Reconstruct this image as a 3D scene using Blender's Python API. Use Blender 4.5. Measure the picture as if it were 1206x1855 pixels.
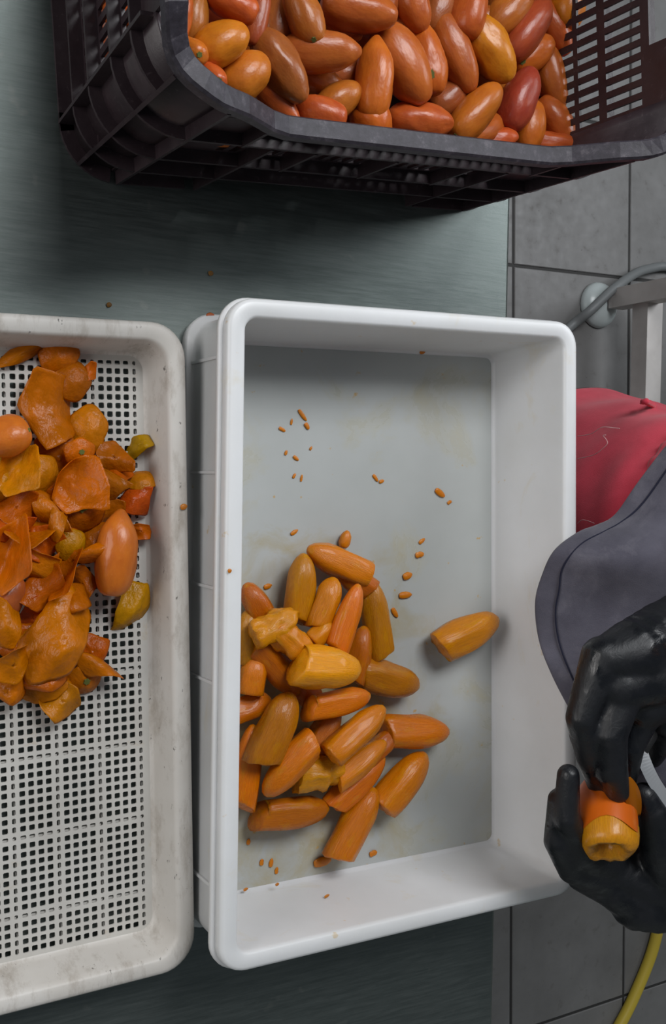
import bpy, bmesh, math, random
from mathutils import Vector, Matrix, noise

for o in list(bpy.data.objects):
    bpy.data.objects.remove(o)
scene = bpy.context.scene
COL = scene.collection

# ------------------------------------------------------------------ camera
IW, IH = 1206.0, 1855.0
FPX = 1902.6                       # focal length in pixels of the 1206 wide frame
TZ = 0.8207                        # height of the steel table top above the floor
HC = 0.949                         # camera height above the table top
_t, _p, _r = 0.510, -0.0306, 0.0171
ri = Vector((math.cos(_t), 0, math.sin(_t)))
up = Vector((0, 1, 0))
fw = Vector((math.sin(_t), 0, -math.cos(_t)))
fw, up = fw * math.cos(_p) + up * math.sin(_p), up * math.cos(_p) - fw * math.sin(_p)
ri, up = ri * math.cos(_r) + up * math.sin(_r), up * math.cos(_r) - ri * math.sin(_r)
CAM = Vector((0, 0, TZ + HC))
cd = bpy.data.cameras.new('camera')
cd.sensor_fit = 'HORIZONTAL'
cd.sensor_width = 36.0
cd.lens = FPX * 36.0 / IW
cd.clip_start = 0.01
cam = bpy.data.objects.new('camera', cd)
COL.objects.link(cam)
m3 = Matrix((ri, up, -fw)).transposed()
cam.matrix_world = Matrix.Translation(CAM) @ m3.to_4x4()
scene.camera = cam

# ------------------------------------------------------------------ light
world = bpy.data.worlds.new('world')
scene.world = world
world.use_nodes = True
bg = world.node_tree.nodes['Background']
bg.inputs['Color'].default_value = (0.80, 0.90, 1.0, 1)
bg.inputs['Strength'].default_value = 0.13


def area(name, loc, target, sx, sy, power, color):
    l = bpy.data.lights.new(name, 'AREA')
    l.shape = 'RECTANGLE'
    l.size, l.size_y = sx, sy
    l.energy = power
    l.color = color
    o = bpy.data.objects.new(name, l)
    COL.objects.link(o)
    o.location = loc
    d = Vector(target) - Vector(loc)
    o.rotation_euler = d.to_track_quat('-Z', 'Y').to_euler()
    return o


area('roof_window_daylight', (0.75, 1.6, 3.3), (0.5, 0.0, TZ), 1.4, 1.0, 74, (0.96, 0.98, 1.0))
area('side_window_daylight', (3.1, 1.4, 2.7), (0.6, 0.0, TZ), 1.2, 1.2, 46, (0.92, 0.96, 1.0))
area('left_fill_light', (-2.2, 0.4, 2.0), (0.5, -0.1, TZ), 1.6, 1.2, 36, (1.0, 0.97, 0.95))  # soft area light added on the left to lift the crate walls

vs = scene.view_settings
vs.view_transform = 'Standard'
vs.look = 'None'
vs.gamma = 1.0
vs.use_curve_mapping = False
vs.exposure = -0.32

random.seed(7)
PI = math.pi


# ------------------------------------------------------------------ helpers
def at(u, v, h):
    """world point seen at picture position (u, v), h metres above the table top"""
    d = fw * FPX + ri * (u - IW / 2) - up * (v - IH / 2)
    return CAM + d * ((h - HC) / d.z)


def mpp(p):
    """metres per picture pixel at world point p"""
    return (p - CAM).dot(fw) / FPX


def hexc(r, g, b):
    f = lambda c: (c / 255 / 12.92) if c / 255 <= 0.04045 else ((c / 255 + 0.055) / 1.055) ** 2.4
    return (f(r), f(g), f(b), 1.0)


def mesh(name, verts, faces, mat=None, parent=None, smooth=True):
    me = bpy.data.meshes.new(name)
    me.from_pydata([tuple(v) for v in verts], [], faces)
    me.validate()
    if mat:
        me.materials.append(mat)
    if smooth:
        me.polygons.foreach_set('use_smooth', [True] * len(me.polygons))
    me.update()
    o = bpy.data.objects.new(name, me)
    COL.objects.link(o)
    if parent:
        o.parent = parent
    return o


def inst(name, me, parent=None):
    o = bpy.data.objects.new(name, me)
    COL.objects.link(o)
    if parent:
        o.parent = parent
    return o


def empty(name, loc=(0, 0, 0)):
    o = bpy.data.objects.new(name, None)
    COL.objects.link(o)
    o.location = loc
    o.empty_display_size = 0.05
    return o


def tag(o, label=None, cat=None, group=None, kind=None):
    if label: o['label'] = label
    if cat: o['category'] = cat
    if group: o['group'] = group
    if kind: o['kind'] = kind
    return o


class MB:
    """collects shapes into one mesh"""

    def __init__(self):
        self.v, self.f = [], []

    def add(self, vs_, fs):
        n = len(self.v)
        self.v += [Vector(v) for v in vs_]
        self.f += [tuple(i + n for i in f) for f in fs]

    def box(self, c, s, M=None):
        x, y, z = s[0] / 2, s[1] / 2, s[2] / 2
        vs_ = [Vector((a * x, b * y, d * z)) for d in (-1, 1) for b in (-1, 1) for a in (-1, 1)]
        if M: vs_ = [M @ v for v in vs_]
        vs_ = [v + Vector(c) for v in vs_]
        self.add(vs_, [(0, 2, 3, 1), (4, 5, 7, 6), (0, 1, 5, 4), (2, 6, 7, 3), (0, 4, 6, 2), (1, 3, 7, 5)])

    def loft(self, rings, closed=True, cap0=False, cap1=False):
        n = len(rings[0])
        vs_ = [p for r in rings for p in r]
        fs = []
        for i in range(len(rings) - 1):
            for j in range(n if closed else n - 1):
                k = (j + 1) % n
                fs.append((i * n + j, i * n + k, (i + 1) * n + k, (i + 1) * n + j))
        if cap0: fs.append(tuple(range(n))[::-1])
        if cap1: fs.append(tuple((len(rings) - 1) * n + j for j in range(n)))
        self.add(vs_, fs)

    def tube(self, pts, r, seg=10, caps=True):
        pts = [Vector(p) for p in pts]
        rs = r if isinstance(r, (list, tuple)) else [r] * len(pts)
        rings = []
        nrm = None
        for i, p in enumerate(pts):
            a = pts[max(i - 1, 0)]
            b = pts[min(i + 1, len(pts) - 1)]
            tng = (b - a).normalized()
            if nrm is None:
                ref = Vector((0, 0, 1)) if abs(tng.z) < 0.9 else Vector((1, 0, 0))
                nrm = tng.cross(ref).normalized()
            else:
                nrm = (nrm - tng * nrm.dot(tng)).normalized()
            bn = tng.cross(nrm)
            rings.append([p + (nrm * math.cos(2 * PI * k / seg) + bn * math.sin(2 * PI * k / seg)) * rs[i] for k in range(seg)])
        self.loft(rings, True, caps, caps)

    def sphere(self, c, r, seg=10, rings=7):
        c = Vector(c)
        vs_ = [c + Vector((0, 0, r))]
        for i in range(1, rings):
            a = PI * i / rings
            for j in range(seg):
                b = 2 * PI * j / seg
                vs_.append(c + Vector((math.sin(a) * math.cos(b), math.sin(a) * math.sin(b), math.cos(a))) * r)
        vs_.append(c - Vector((0, 0, r)))
        fs = [(0, 1 + j, 1 + (j + 1) % seg) for j in range(seg)]
        for i in range(rings - 2):
            for j in range(seg):
                k = (j + 1) % seg
                fs.append((1 + i * seg + j, 1 + (i + 1) * seg + j, 1 + (i + 1) * seg + k, 1 + i * seg + k))
        e = len(vs_) - 1
        fs += [(e, 1 + (rings - 2) * seg + (j + 1) % seg, 1 + (rings - 2) * seg + j) for j in range(seg)]
        self.add(vs_, fs)

    def chain(self, pts, rs, step=0.5):
        """overlapping balls along a limb; a voxel remesh joins them into one skin"""
        pts = [Vector(p) for p in pts]
        for i in range(len(pts) - 1):
            a, b = pts[i], pts[i + 1]
            L = (b - a).length
            n = max(2, int(L / (min(rs[i], rs[i + 1]) * step)) + 1)
            for k in range(n + 1):
                t = k / n
                self.sphere(a.lerp(b, t), rs[i] * (1 - t) + rs[i + 1] * t)

    def build(self, name, mat, parent=None, smooth=False):
        return mesh(name, self.v, self.f, mat, parent, smooth)


def catmull(pts, n=8):
    pts = [Vector(p) for p in pts]
    out = []
    for i in range(len(pts) - 1):
        p0, p1, p2, p3 = pts[max(i - 1, 0)], pts[i], pts[i + 1], pts[min(i + 2, len(pts) - 1)]
        for k in range(n):
            t = k / n
            out.append(0.5 * ((2 * p1) + (p2 - p0) * t + (2 * p0 - 5 * p1 + 4 * p2 - p3) * t * t + (3 * p1 - p0 - 3 * p2 + p3) * t ** 3))
    out.append(pts[-1])
    return out


def modifier(o, kind, **kw):
    m = o.modifiers.new(kind.lower(), kind)
    for k, v in kw.items():
        setattr(m, k, v)
    return m


def skin_remesh(o, voxel, smooth=6):
    modifier(o, 'REMESH', mode='VOXEL', voxel_size=voxel, use_smooth_shade=True)
    modifier(o, 'SMOOTH', factor=0.5, iterations=smooth)


# ------------------------------------------------------------------ materials
class NM:
    def __init__(self, name):
        self.m = bpy.data.materials.new(name)
        self.m.use_nodes = True
        self.t = self.m.node_tree
        self.b = self.t.nodes['Principled BSDF']

    def n(self, kind, **kw):
        nd = self.t.nodes.new(kind)
        for k, v in kw.items():
            if k.startswith('i_'):
                nd.inputs[k[2:].replace('_', ' ')].default_value = v
            else:
                setattr(nd, k, v)
        return nd

    def l(self, a, b):
        self.t.links.new(a, b)

    def set(self, **kw):
        for k, v in kw.items():
            self.b.inputs[k.replace('_', ' ')].default_value = v
        return self

    def coord(self, scale=(1, 1, 1), kind='Object', loc=(0, 0, 0)):
        tc = self.n('ShaderNodeTexCoord')
        mp = self.n('ShaderNodeMapping')
        mp.inputs['Scale'].default_value = scale
        mp.inputs['Location'].default_value = loc
        self.l(tc.outputs[kind], mp.inputs['Vector'])
        return mp.outputs['Vector']

    def noise(self, vec, scale, detail=4, rough=0.55, dist=0.0):
        nd = self.n('ShaderNodeTexNoise')
        nd.inputs['Scale'].default_value = scale
        nd.inputs['Detail'].default_value = detail
        nd.inputs['Roughness'].default_value = rough
        nd.inputs['Distortion'].default_value = dist
        self.l(vec, nd.inputs['Vector'])
        return nd.outputs['Fac']

    def ramp(self, fac, stops):
        r = self.n('ShaderNodeValToRGB')
        e = r.color_ramp.elements
        while len(e) < len(stops): e.new(0.5)
        for k, (p, c) in enumerate(stops):
            e[k].position = p
            e[k].color = c if len(c) == 4 else (*c, 1)
        self.l(fac, r.inputs['Fac'])
        return r.outputs['Color']

    def mix(self, fac, a, b, blend='MIX'):
        mx = self.n('ShaderNodeMix', data_type='RGBA', blend_type=blend)
        for sock, val in ((mx.inputs[0], fac), (mx.inputs[6], a), (mx.inputs[7], b)):
            if hasattr(val, 'links'):
                self.l(val, sock)
            else:
                sock.default_value = val
        return mx.outputs[2]

    def math(self, op, a, b=0.5):
        nd = self.n('ShaderNodeMath', operation=op)
        for s, val in ((nd.inputs[0], a), (nd.inputs[1], b)):
            if hasattr(val, 'links'):
                self.l(val, s)
            else:
                s.default_value = val
        return nd.outputs[0]

    def bump(self, h, strength=0.3, dist=0.002):
        b = self.n('ShaderNodeBump')
        b.inputs['Strength'].default_value = strength
        b.inputs['Distance'].default_value = dist
        self.l(h, b.inputs['Height'])
        self.l(b.outputs['Normal'], self.b.inputs['Normal'])

    def color(self, c):
        if hasattr(c, 'links'):
            self.l(c, self.b.inputs['Base Color'])
        else:
            self.b.inputs['Base Color'].default_value = c

    def rough(self, r):
        if hasattr(r, 'links'):
            self.l(r, self.b.inputs['Roughness'])
        else:
            self.b.inputs['Roughness'].default_value = r


W1 = (1, 1, 1, 1)
B0 = (0, 0, 0, 1)


def mat_plain(name, c, rough=0.5, metallic=0.0):
    M = NM(name)
    M.color(c)
    M.set(Roughness=rough, Metallic=metallic)
    v = M.coord()
    M.bump(M.noise(v, 180, 3), 0.08, 0.001)
    return M.m


def mat_steel():
    M = NM('brushed_steel')
    v = M.coord((1, 14, 1))
    streak = M.noise(v, 26, 6, 0.65)
    v2 = M.coord()
    blot = M.noise(v2, 3.5, 5, 0.6)
    c = M.ramp(blot, [(0.3, (0.125, 0.152, 0.142)), (0.7, (0.185, 0.212, 0.200))])
    c = M.mix(0.25, c, M.ramp(streak, [(0.35, (0.11, 0.125, 0.12)), (0.7, (0.30, 0.325, 0.315))]))
    # dried water spots
    spots = M.noise(v2, 42, 2, 0.5)
    c = M.mix(M.ramp(spots, [(0.70, B0), (0.76, (0.22, 0.22, 0.22))]), c, (0.32, 0.32, 0.29, 1))
    M.color(c)
    M.set(Metallic=0.85)
    M.rough(M.ramp(streak, [(0.3, (0.34,) * 3), (0.75, (0.47,) * 3)]))
    v3 = M.coord((3, 60, 3))
    M.bump(M.noise(v3, 14, 6, 0.7), 0.10, 0.0008)
    return M.m


def mat_bare_steel():
    M = NM('frame_steel')
    v = M.coord()
    n = M.noise(v, 14, 5)
    M.color(M.ramp(n, [(0.3, (0.50, 0.47, 0.45)), (0.7, (0.64, 0.61, 0.59))]))
    M.set(Metallic=0.35)
    M.rough(M.ramp(n, [(0.3, (0.42,) * 3), (0.7, (0.58,) * 3)]))
    M.bump(M.noise(v, 120, 3), 0.12, 0.001)
    return M.m


def mat_tile():
    M = NM('grey_floor_tile')
    g = M.n('ShaderNodeNewGeometry').outputs['Position']
    n = M.noise(g, 7, 6, 0.62)
    n2 = M.noise(g, 38, 5, 0.6)
    c = M.ramp(n, [(0.25, (0.128, 0.125, 0.122)), (0.55, (0.168, 0.165, 0.163)), (0.8, (0.20, 0.197, 0.195))])
    c = M.mix(M.ramp(n2, [(0.60, B0), (0.74, (0.5, 0.5, 0.5))]), c, (0.085, 0.075, 0.066, 1))
    n3 = M.noise(g, 90, 2, 0.5)
    c = M.mix(M.ramp(n3, [(0.74, B0), (0.78, (0.7, 0.7, 0.7))]), c, (0.05, 0.045, 0.04, 1))
    M.color(c)
    M.rough(M.ramp(n2, [(0.3, (0.42,) * 3), (0.7, (0.62,) * 3)]))
    M.bump(n2, 0.15, 0.001)
    return M.m


def mat_grout():
    # dark grout; the same tile grid carries on in the material where the floor is far away
    M = NM('grouted_floor')
    g = M.n('ShaderNodeNewGeometry').outputs['Position']
    mp = M.n('ShaderNodeMapping', vector_type='TEXTURE')
    mp.inputs['Location'].default_value = (1.417, 0.4599, 0)
    mp.inputs['Rotation'].default_value = (0, 0, 0.0242)
    mp.inputs['Scale'].default_value = (0.3325, 0.3325, 1)
    M.l(g, mp.inputs['Vector'])
    br = M.n('ShaderNodeTexBrick', offset=0.0, squash=1.0)
    M.l(mp.outputs['Vector'], br.inputs['Vector'])
    for k_, v_ in (('Scale', 1.0), ('Mortar Size', 0.012), ('Mortar Smooth', 0.0), ('Brick Width', 1.0), ('Row Height', 1.0)):
        br.inputs[k_].default_value = v_
    br.inputs['Color1'].default_value = (0.165, 0.163, 0.161, 1)
    br.inputs['Color2'].default_value = (0.175, 0.172, 0.170, 1)
    br.inputs['Mortar'].default_value = (0.030, 0.029, 0.028, 1)
    M.color(br.outputs['Color'])
    M.set(Roughness=0.75)
    M.bump(M.noise(g, 60, 4), 0.3, 0.002)
    return M.m


def mat_white_plastic():
    M = NM('white_plastic')
    v = M.coord()
    n = M.noise(v, 9, 4)
    c = M.ramp(n, [(0.3, (0.70, 0.705, 0.705)), (0.7, (0.77, 0.778, 0.79))])
    # thin tomato juice smears
    vs_ = M.coord((1, 0.5, 1))
    sm = M.noise(vs_, 16, 5, 0.65, 0.6)
    c = M.mix(M.ramp(sm, [(0.60, B0), (0.74, (0.42, 0.42, 0.42))]), c, (0.66, 0.57, 0.38, 1))
    sp = M.noise(v, 70, 3, 0.5)
    c = M.mix(M.ramp(sp, [(0.71, B0), (0.76, (0.5, 0.5, 0.5))]), c, (0.62, 0.43, 0.16, 1))
    M.color(c)
    M.set(Subsurface_Weight=0.55, Subsurface_Radius=(0.02, 0.02, 0.019), Subsurface_Scale=0.6)
    M.rough(M.ramp(n, [(0.3, (0.30,) * 3), (0.7, (0.42,) * 3)]))
    M.bump(M.noise(v, 240, 3), 0.06, 0.0008)
    return M.m


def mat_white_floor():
    # thin wet plastic: dimmer light and steel beneath painted in as grey, juice smears
    M = NM('shade_greyed_wet_plastic')
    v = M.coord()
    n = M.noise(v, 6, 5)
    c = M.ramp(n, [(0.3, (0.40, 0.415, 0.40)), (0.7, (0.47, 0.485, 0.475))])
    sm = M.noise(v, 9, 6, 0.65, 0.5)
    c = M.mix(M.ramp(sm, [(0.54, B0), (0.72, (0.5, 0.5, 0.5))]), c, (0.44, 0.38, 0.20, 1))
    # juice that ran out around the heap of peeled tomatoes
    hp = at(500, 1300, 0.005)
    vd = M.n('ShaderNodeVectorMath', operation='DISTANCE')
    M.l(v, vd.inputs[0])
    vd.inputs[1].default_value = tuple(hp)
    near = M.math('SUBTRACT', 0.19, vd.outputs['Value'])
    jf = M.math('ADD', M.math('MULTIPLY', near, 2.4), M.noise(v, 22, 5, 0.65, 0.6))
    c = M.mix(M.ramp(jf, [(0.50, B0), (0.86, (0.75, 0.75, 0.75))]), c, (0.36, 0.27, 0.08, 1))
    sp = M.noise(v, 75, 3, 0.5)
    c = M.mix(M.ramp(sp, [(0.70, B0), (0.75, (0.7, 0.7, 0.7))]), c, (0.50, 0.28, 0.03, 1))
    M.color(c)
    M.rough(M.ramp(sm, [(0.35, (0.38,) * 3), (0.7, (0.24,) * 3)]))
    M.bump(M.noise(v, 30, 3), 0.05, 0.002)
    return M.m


def mat_dirty_plastic():
    M = NM('stained_white_plastic')
    v = M.coord()
    n = M.noise(v, 10, 5)
    c = M.ramp(n, [(0.3, (0.54, 0.505, 0.46)), (0.7, (0.66, 0.635, 0.60))])
    d = M.noise(M.coord((2.2, 0.7, 1)), 22, 8, 0.72, 0.0)
    c = M.mix(M.ramp(d, [(0.50, B0), (0.74, (0.72, 0.72, 0.72))]), c, (0.25, 0.20, 0.15, 1))
    s = M.noise(M.coord((2.0, 0.8, 1)), 110, 5, 0.65)
    c = M.mix(M.ramp(s, [(0.66, B0), (0.71, (0.85, 0.85, 0.85))]), c, (0.06, 0.05, 0.04, 1))
    M.color(c)
    M.set(Subsurface_Weight=0.1, Subsurface_Radius=(0.02, 0.02, 0.02), Subsurface_Scale=0.2)
    M.rough(0.48)
    M.bump(s, 0.12, 0.0008)
    return M.m


def mat_dirty_floor():
    M = NM('stained_white_mesh')
    v = M.coord()
    n = M.noise(v, 14, 5)
    c = M.ramp(n, [(0.3, (0.48, 0.46, 0.425)), (0.7, (0.58, 0.565, 0.53))])
    d = M.noise(v, 30, 6, 0.7, 0.5)
    c = M.mix(M.ramp(d, [(0.62, B0), (0.78, (0.5, 0.5, 0.5))]), c, (0.45, 0.30, 0.12, 1))
    M.color(c)
    M.rough(0.5)
    return M.m


def mat_dark_plastic():
    M = NM('dark_brown_plastic')
    v = M.coord()
    n = M.noise(v, 30, 6, 0.65)
    c = M.ramp(n, [(0.3, (0.026, 0.016, 0.020)), (0.7, (0.044, 0.029, 0.034))])
    sc = M.noise(v, 150, 5, 0.7, 0.4)
    c = M.mix(M.ramp(sc, [(0.60, B0), (0.74, (0.5, 0.5, 0.5))]), c, (0.13, 0.10, 0.105, 1))
    M.color(c)
    M.rough(M.ramp(n, [(0.3, (0.36,) * 3), (0.7, (0.52,) * 3)]))
    M.bump(sc, 0.25, 0.0008)
    return M.m


def mat_worn_rim():
    M = NM('scuffed_rim_plastic')
    v = M.coord()
    n = M.noise(v, 110, 7, 0.75)
    c = M.ramp(n, [(0.35, (0.022, 0.018, 0.025)), (0.55, (0.043, 0.037, 0.049)), (0.74, (0.125, 0.110, 0.125))])
    M.color(c)
    M.rough(0.5)
    M.bump(n, 0.35, 0.0008)
    return M.m


def mat_tomato():
    M = NM('tomato_skin')
    oi = M.n('ShaderNodeObjectInfo')
    v = M.coord()
    n = M.noise(v, 2.2, 4, 0.5)
    hs = M.n('ShaderNodeHueSaturation')
    M.l(oi.outputs['Color'], hs.inputs['Color'])
    hs.inputs['Value'].default_value = 0.86
    hs.inputs['Hue'].default_value = 0.496
    c = M.mix(M.ramp(n, [(0.35, B0), (0.65, W1)]), oi.outputs['Color'], hs.outputs['Color'])
    f = M.noise(v, 30, 2)
    c = M.mix(M.ramp(f, [(0.66, B0), (0.75, (0.35, 0.35, 0.35))]), c, (0.75, 0.42, 0.12, 1))
    M.color(c)
    M.set(Subsurface_Weight=0.18, Subsurface_Radius=(0.012, 0.004, 0.002), Subsurface_Scale=0.6, Coat_Weight=0.05, Coat_Roughness=0.15, Specular_IOR_Level=0.42)
    M.rough(0.33)
    M.bump(M.noise(v, 3, 2), 0.05, 0.03)
    return M.m


def mat_flesh(name='peeled_tomato_flesh', k=1.0, bd=0.06):
    M = NM(name)
    oi = M.n('ShaderNodeObjectInfo')
    fib = M.noise(M.coord((1.2 * k, 9 * k, 9 * k)), 2.6, 4, 0.55)
    v = M.coord()
    blot = M.noise(v, 1.8 * k, 4)
    hs = M.n('ShaderNodeHueSaturation')
    M.l(oi.outputs['Color'], hs.inputs['Color'])
    hs.inputs['Value'].default_value = 0.84
    hs.inputs['Hue'].default_value = 0.497
    c = M.mix(M.ramp(fib, [(0.36, B0), (0.60, W1)]), hs.outputs['Color'], oi.outputs['Color'])
    c = M.mix(M.ramp(blot, [(0.52, B0), (0.75, (0.45, 0.45, 0.45))]), c, (0.62, 0.30, 0.008, 1))
    M.color(c)
    M.set(Subsurface_Weight=0.25, Subsurface_Radius=(0.010, 0.005, 0.001), Subsurface_Scale=0.5, Specular_IOR_Level=0.32, Coat_Weight=0.22, Coat_Roughness=0.12)
    M.rough(M.ramp(blot, [(0.35, (0.42,) * 3), (0.65, (0.18,) * 3)]))
    M.bump(fib, 0.22, bd)
    return M.m


def mat_peel():
    M = NM('loose_tomato_skin')
    oi = M.n('ShaderNodeObjectInfo')
    v = M.coord()
    n = M.noise(v, 2.5, 4, 0.6)
    hs = M.n('ShaderNodeHueSaturation')
    M.l(oi.outputs['Color'], hs.inputs['Color'])
    hs.inputs['Value'].default_value = 0.80
    c = M.mix(M.ramp(n, [(0.35, B0), (0.65, W1)]), hs.outputs['Color'], oi.outputs['Color'])
    M.color(c)
    M.set(Specular_IOR_Level=0.35)
    M.rough(M.ramp(n, [(0.3, (0.22,) * 3), (0.7, (0.40,) * 3)]))
    M.bump(M.noise(M.coord(), 5, 3), 0.15, 0.02)
    tr = M.n('ShaderNodeBsdfTranslucent')
    M.l(c, tr.inputs['Color'])
    mx = M.n('ShaderNodeMixShader')
    mx.inputs[0].default_value = 0.40
    M.l(M.b.outputs[0], mx.inputs[1])
    M.l(tr.outputs[0], mx.inputs[2])
    out = [n_ for n_ in M.t.nodes if n_.type == 'OUTPUT_MATERIAL'][0]
    M.l(mx.outputs[0], out.inputs['Surface'])
    return M.m


def mat_fabric(name, c0, c1, fade=None, weave=900):
    M = NM(name)
    v = M.coord()
    n = M.noise(v, 22, 6, 0.65)
    c = M.ramp(n, [(0.3, c0), (0.7, c1)])
    if fade:
        c = M.mix(M.ramp(M.noise(v, 11, 6, 0.7, 0.4), [(0.5, B0), (0.75, (0.6, 0.6, 0.6))]), c, fade)
    M.color(c)
    M.set(Roughness=0.88, Sheen_Weight=0.15)
    M.bump(M.noise(v, weave, 2), 0.35, 0.001)
    return M.m


def mat_glove():
    M = NM('black_nitrile')
    v = M.coord()
    n = M.noise(v, 26, 4)
    M.color(M.ramp(n, [(0.3, (0.006, 0.007, 0.009)), (0.7, (0.010, 0.011, 0.014))]))
    wet = M.noise(v, 38, 3)
    M.rough(M.ramp(wet, [(0.47, (0.50,) * 3), (0.62, (0.17,) * 3)]))
    wr = M.noise(M.coord((1, 1, 3)), 60, 5, 0.6, 1.2)
    M.bump(wr, 0.16, 0.006)
    return M.m


M_STEEL = mat_steel()
M_FRAME = mat_bare_steel()
M_TILE = mat_tile()
M_GROUT = mat_grout()
M_WHITE = mat_white_plastic()
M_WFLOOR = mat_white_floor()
M_DIRTY = mat_dirty_plastic()
M_DFLOOR = mat_dirty_floor()
M_DARK = mat_dark_plastic()
M_RIM = mat_worn_rim()
M_TOM = mat_tomato()
M_FLESH = mat_flesh()
M_CUT = mat_flesh('cut_tomato_flesh', 30.0, 0.0015)
M_PEEL = mat_peel()
M_STEM = mat_plain('stem_scar_green', hexc(92, 98, 40), 0.8)
M_FOOT = mat_plain('pale_plastic_foot', hexc(178, 186, 186), 0.28)
M_CABLE = mat_plain('grey_rubber', hexc(112, 115, 116), 0.5)
M_YELLOW = mat_plain('yellow_hose', hexc(192, 168, 58), 0.42)
M_RED = mat_fabric('red_cotton', hexc(178, 40, 60)[:3], hexc(202, 58, 78)[:3])
M_APRON = mat_fabric('charcoal_apron_cloth', hexc(70, 68, 80)[:3], hexc(92, 90, 102)[:3], hexc(130, 127, 136))
M_STITCH = mat_plain('navy_stitching', hexc(22, 24, 46), 0.9)
M_THREAD = mat_plain('pale_thread', hexc(205, 160, 160), 0.9)
M_GLOVE = mat_glove()
M_SKIN = mat_plain('skin', hexc(190, 140, 115), 0.5)
M_HAIR = mat_plain('dark_hair', hexc(38, 30, 26), 0.6)
M_SHIRT = mat_fabric('dark_shirt_cloth', hexc(40, 40, 48)[:3], hexc(52, 52, 60)[:3])
M_BLADE = mat_plain('knife_steel', (0.78, 0.80, 0.82, 1), 0.22, 0.7)
M_HANDLE = mat_plain('black_knife_handle', (0.02, 0.02, 0.02, 1), 0.4)
M_WALL = mat_plain('wall_paint', (0.42, 0.45, 0.43, 1), 0.7)
M_STAIN = mat_plain('rust_pulp', hexc(165, 92, 50), 0.6)

# ------------------------------------------------------------------ floor
fl = MB()
fl.box((0.8, 0.0, -0.028), (7.0, 7.0, 0.05))
floor = tag(fl.build('floor', M_GROUT), 'dark grouted floor under grey square tiles', kind='structure')
TS, TG = 0.3325, 0.0065
tm = MB()
s_, b_ = (TS - TG) / 2, 0.0015
tm.loft([[Vector((x, y, -0.008)) for x, y in ((-s_, -s_), (s_, -s_), (s_, s_), (-s_, s_))],
         [Vector((x, y, -b_)) for x, y in ((-s_, -s_), (s_, -s_), (s_, s_), (-s_, s_))],
         [Vector((x, y, 0)) for x, y in ((-s_ + b_, -s_ + b_), (s_ - b_, -s_ + b_), (s_ - b_, s_ - b_), (-s_ + b_, s_ - b_))]], True, False, True)
tile_me = None
gy_, gx0, gy0 = 0.0242, 1.417, 0.4599
for i in range(-4, 7):
    for j in range(-9, 6):
        if tile_me is None:
            o = tm.build('tile', M_TILE, floor)
            tile_me = o.data
        else:
            o = inst('tile', tile_me, floor)
        a, b = (i + 0.5) * TS, (j + 0.5) * TS
        o.location = (gx0 + a * math.cos(gy_) - b * math.sin(gy_), gy0 + a * math.sin(gy_) + b * math.cos(gy_), random.uniform(-0.0006, 0.0006))
        o.rotation_euler = (0, 0, gy_)

# ------------------------------------------------------------------ walls of the work room
for nm, c, sz in (('wall_left', (-2.75, 0, 1.5), (0.1, 7.1, 3.0)), ('wall_right', (4.35, 0, 1.5), (0.1, 7.1, 3.0)), ('wall_back', (0.8, 3.55, 1.5), (7.2, 0.1, 3.0)), ('wall_front', (0.8, -3.55, 1.5), (7.2, 0.1, 3.0))):
    m = MB()
    m.box(c, sz)
    tag(m.build(nm, M_WALL), 'pale painted wall of the work room', kind='structure')

# ------------------------------------------------------------------ steel table
EDGE = 0.755
tab = empty('steel_table', (0.3, 0, 0))
tag(tab, 'brushed stainless steel worktable carrying the three crates', 'table')


def local(o, parent):
    o.parent = parent
    o.matrix_parent_inverse = Matrix.Translation(-Vector(parent.location))
    return o


mb = MB()
x0, x1, y0, y1 = -0.20, EDGE, -1.35, 1.05
prof = [(x1 - 0.012, TZ - 0.05), (x1 - 0.001, TZ - 0.05), (x1, TZ - 0.006), (x1 - 0.0015, TZ - 0.002), (x1 - 0.005, TZ)]
rings = []
for y in (y0, y1):
    r = [Vector((x, y, z)) for x, z in prof]
    r += [Vector((x0 + 0.005, y, TZ)), Vector((x0, y, TZ - 0.006)), Vector((x0 + 0.001, y, TZ - 0.05)), Vector((x0 + 0.012, y, TZ - 0.05)), Vector((x0 + 0.012, y, TZ - 0.012)), Vector((x1 - 0.012, y, TZ - 0.012))]
    rings.append(r)
mb.loft(rings, True, True, True)
local(mb.build('tabletop', M_STEEL), tab)
for sx in (x0 + 0.08, x1 - 0.06):
    for sy in (y0 + 0.08, y1 - 0.08):
        m = MB()
        m.box((sx, sy, (TZ - 0.012) / 2), (0.04, 0.04, TZ - 0.012))
        local(m.build('leg', M_FRAME), tab)
m = MB()
m.box(((x0 + x1) / 2, (y0 + y1) / 2, 0.2), (x1 - x0 - 0.16, y1 - y0 - 0.2, 0.02))
local(m.build('lower_shelf', M_STEEL), tab)


# ------------------------------------------------------------------ rounded rectangle crates
def rrect(x0, x1, y0, y1, r, z, seg=8):
    pts = []
    for cx, cy, a0 in ((x1 - r, y1 - r, 0), (x0 + r, y1 - r, 90), (x0 + r, y0 + r, 180), (x1 - r, y0 + r, 270)):
        for k in range(seg + 1):
            a = math.radians(a0 + 90 * k / seg)
            pts.append(Vector((cx + r * math.cos(a), cy + r * math.sin(a), z)))
    return pts


def bilinear(corners):
    """unit square (0..1, 0..1) -> the four measured rim corners (far-left, far-right, near-right, near-left)"""
    fl_, fr, nr, nl = [Vector(c) for c in corners]

    def f(u, v):
        a = nl.lerp(nr, u)
        b = fl_.lerp(fr, u)
        return a.lerp(b, v)
    return f


# ---- the plain white crate
WL, WWd, WH = 0.60, 0.40, 0.112
wc = bilinear([(0.3619, 0.1564, 0), (0.7561, 0.1683, 0), (0.7746, -0.4354, 0), (0.3620, -0.4381, 0)])


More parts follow.
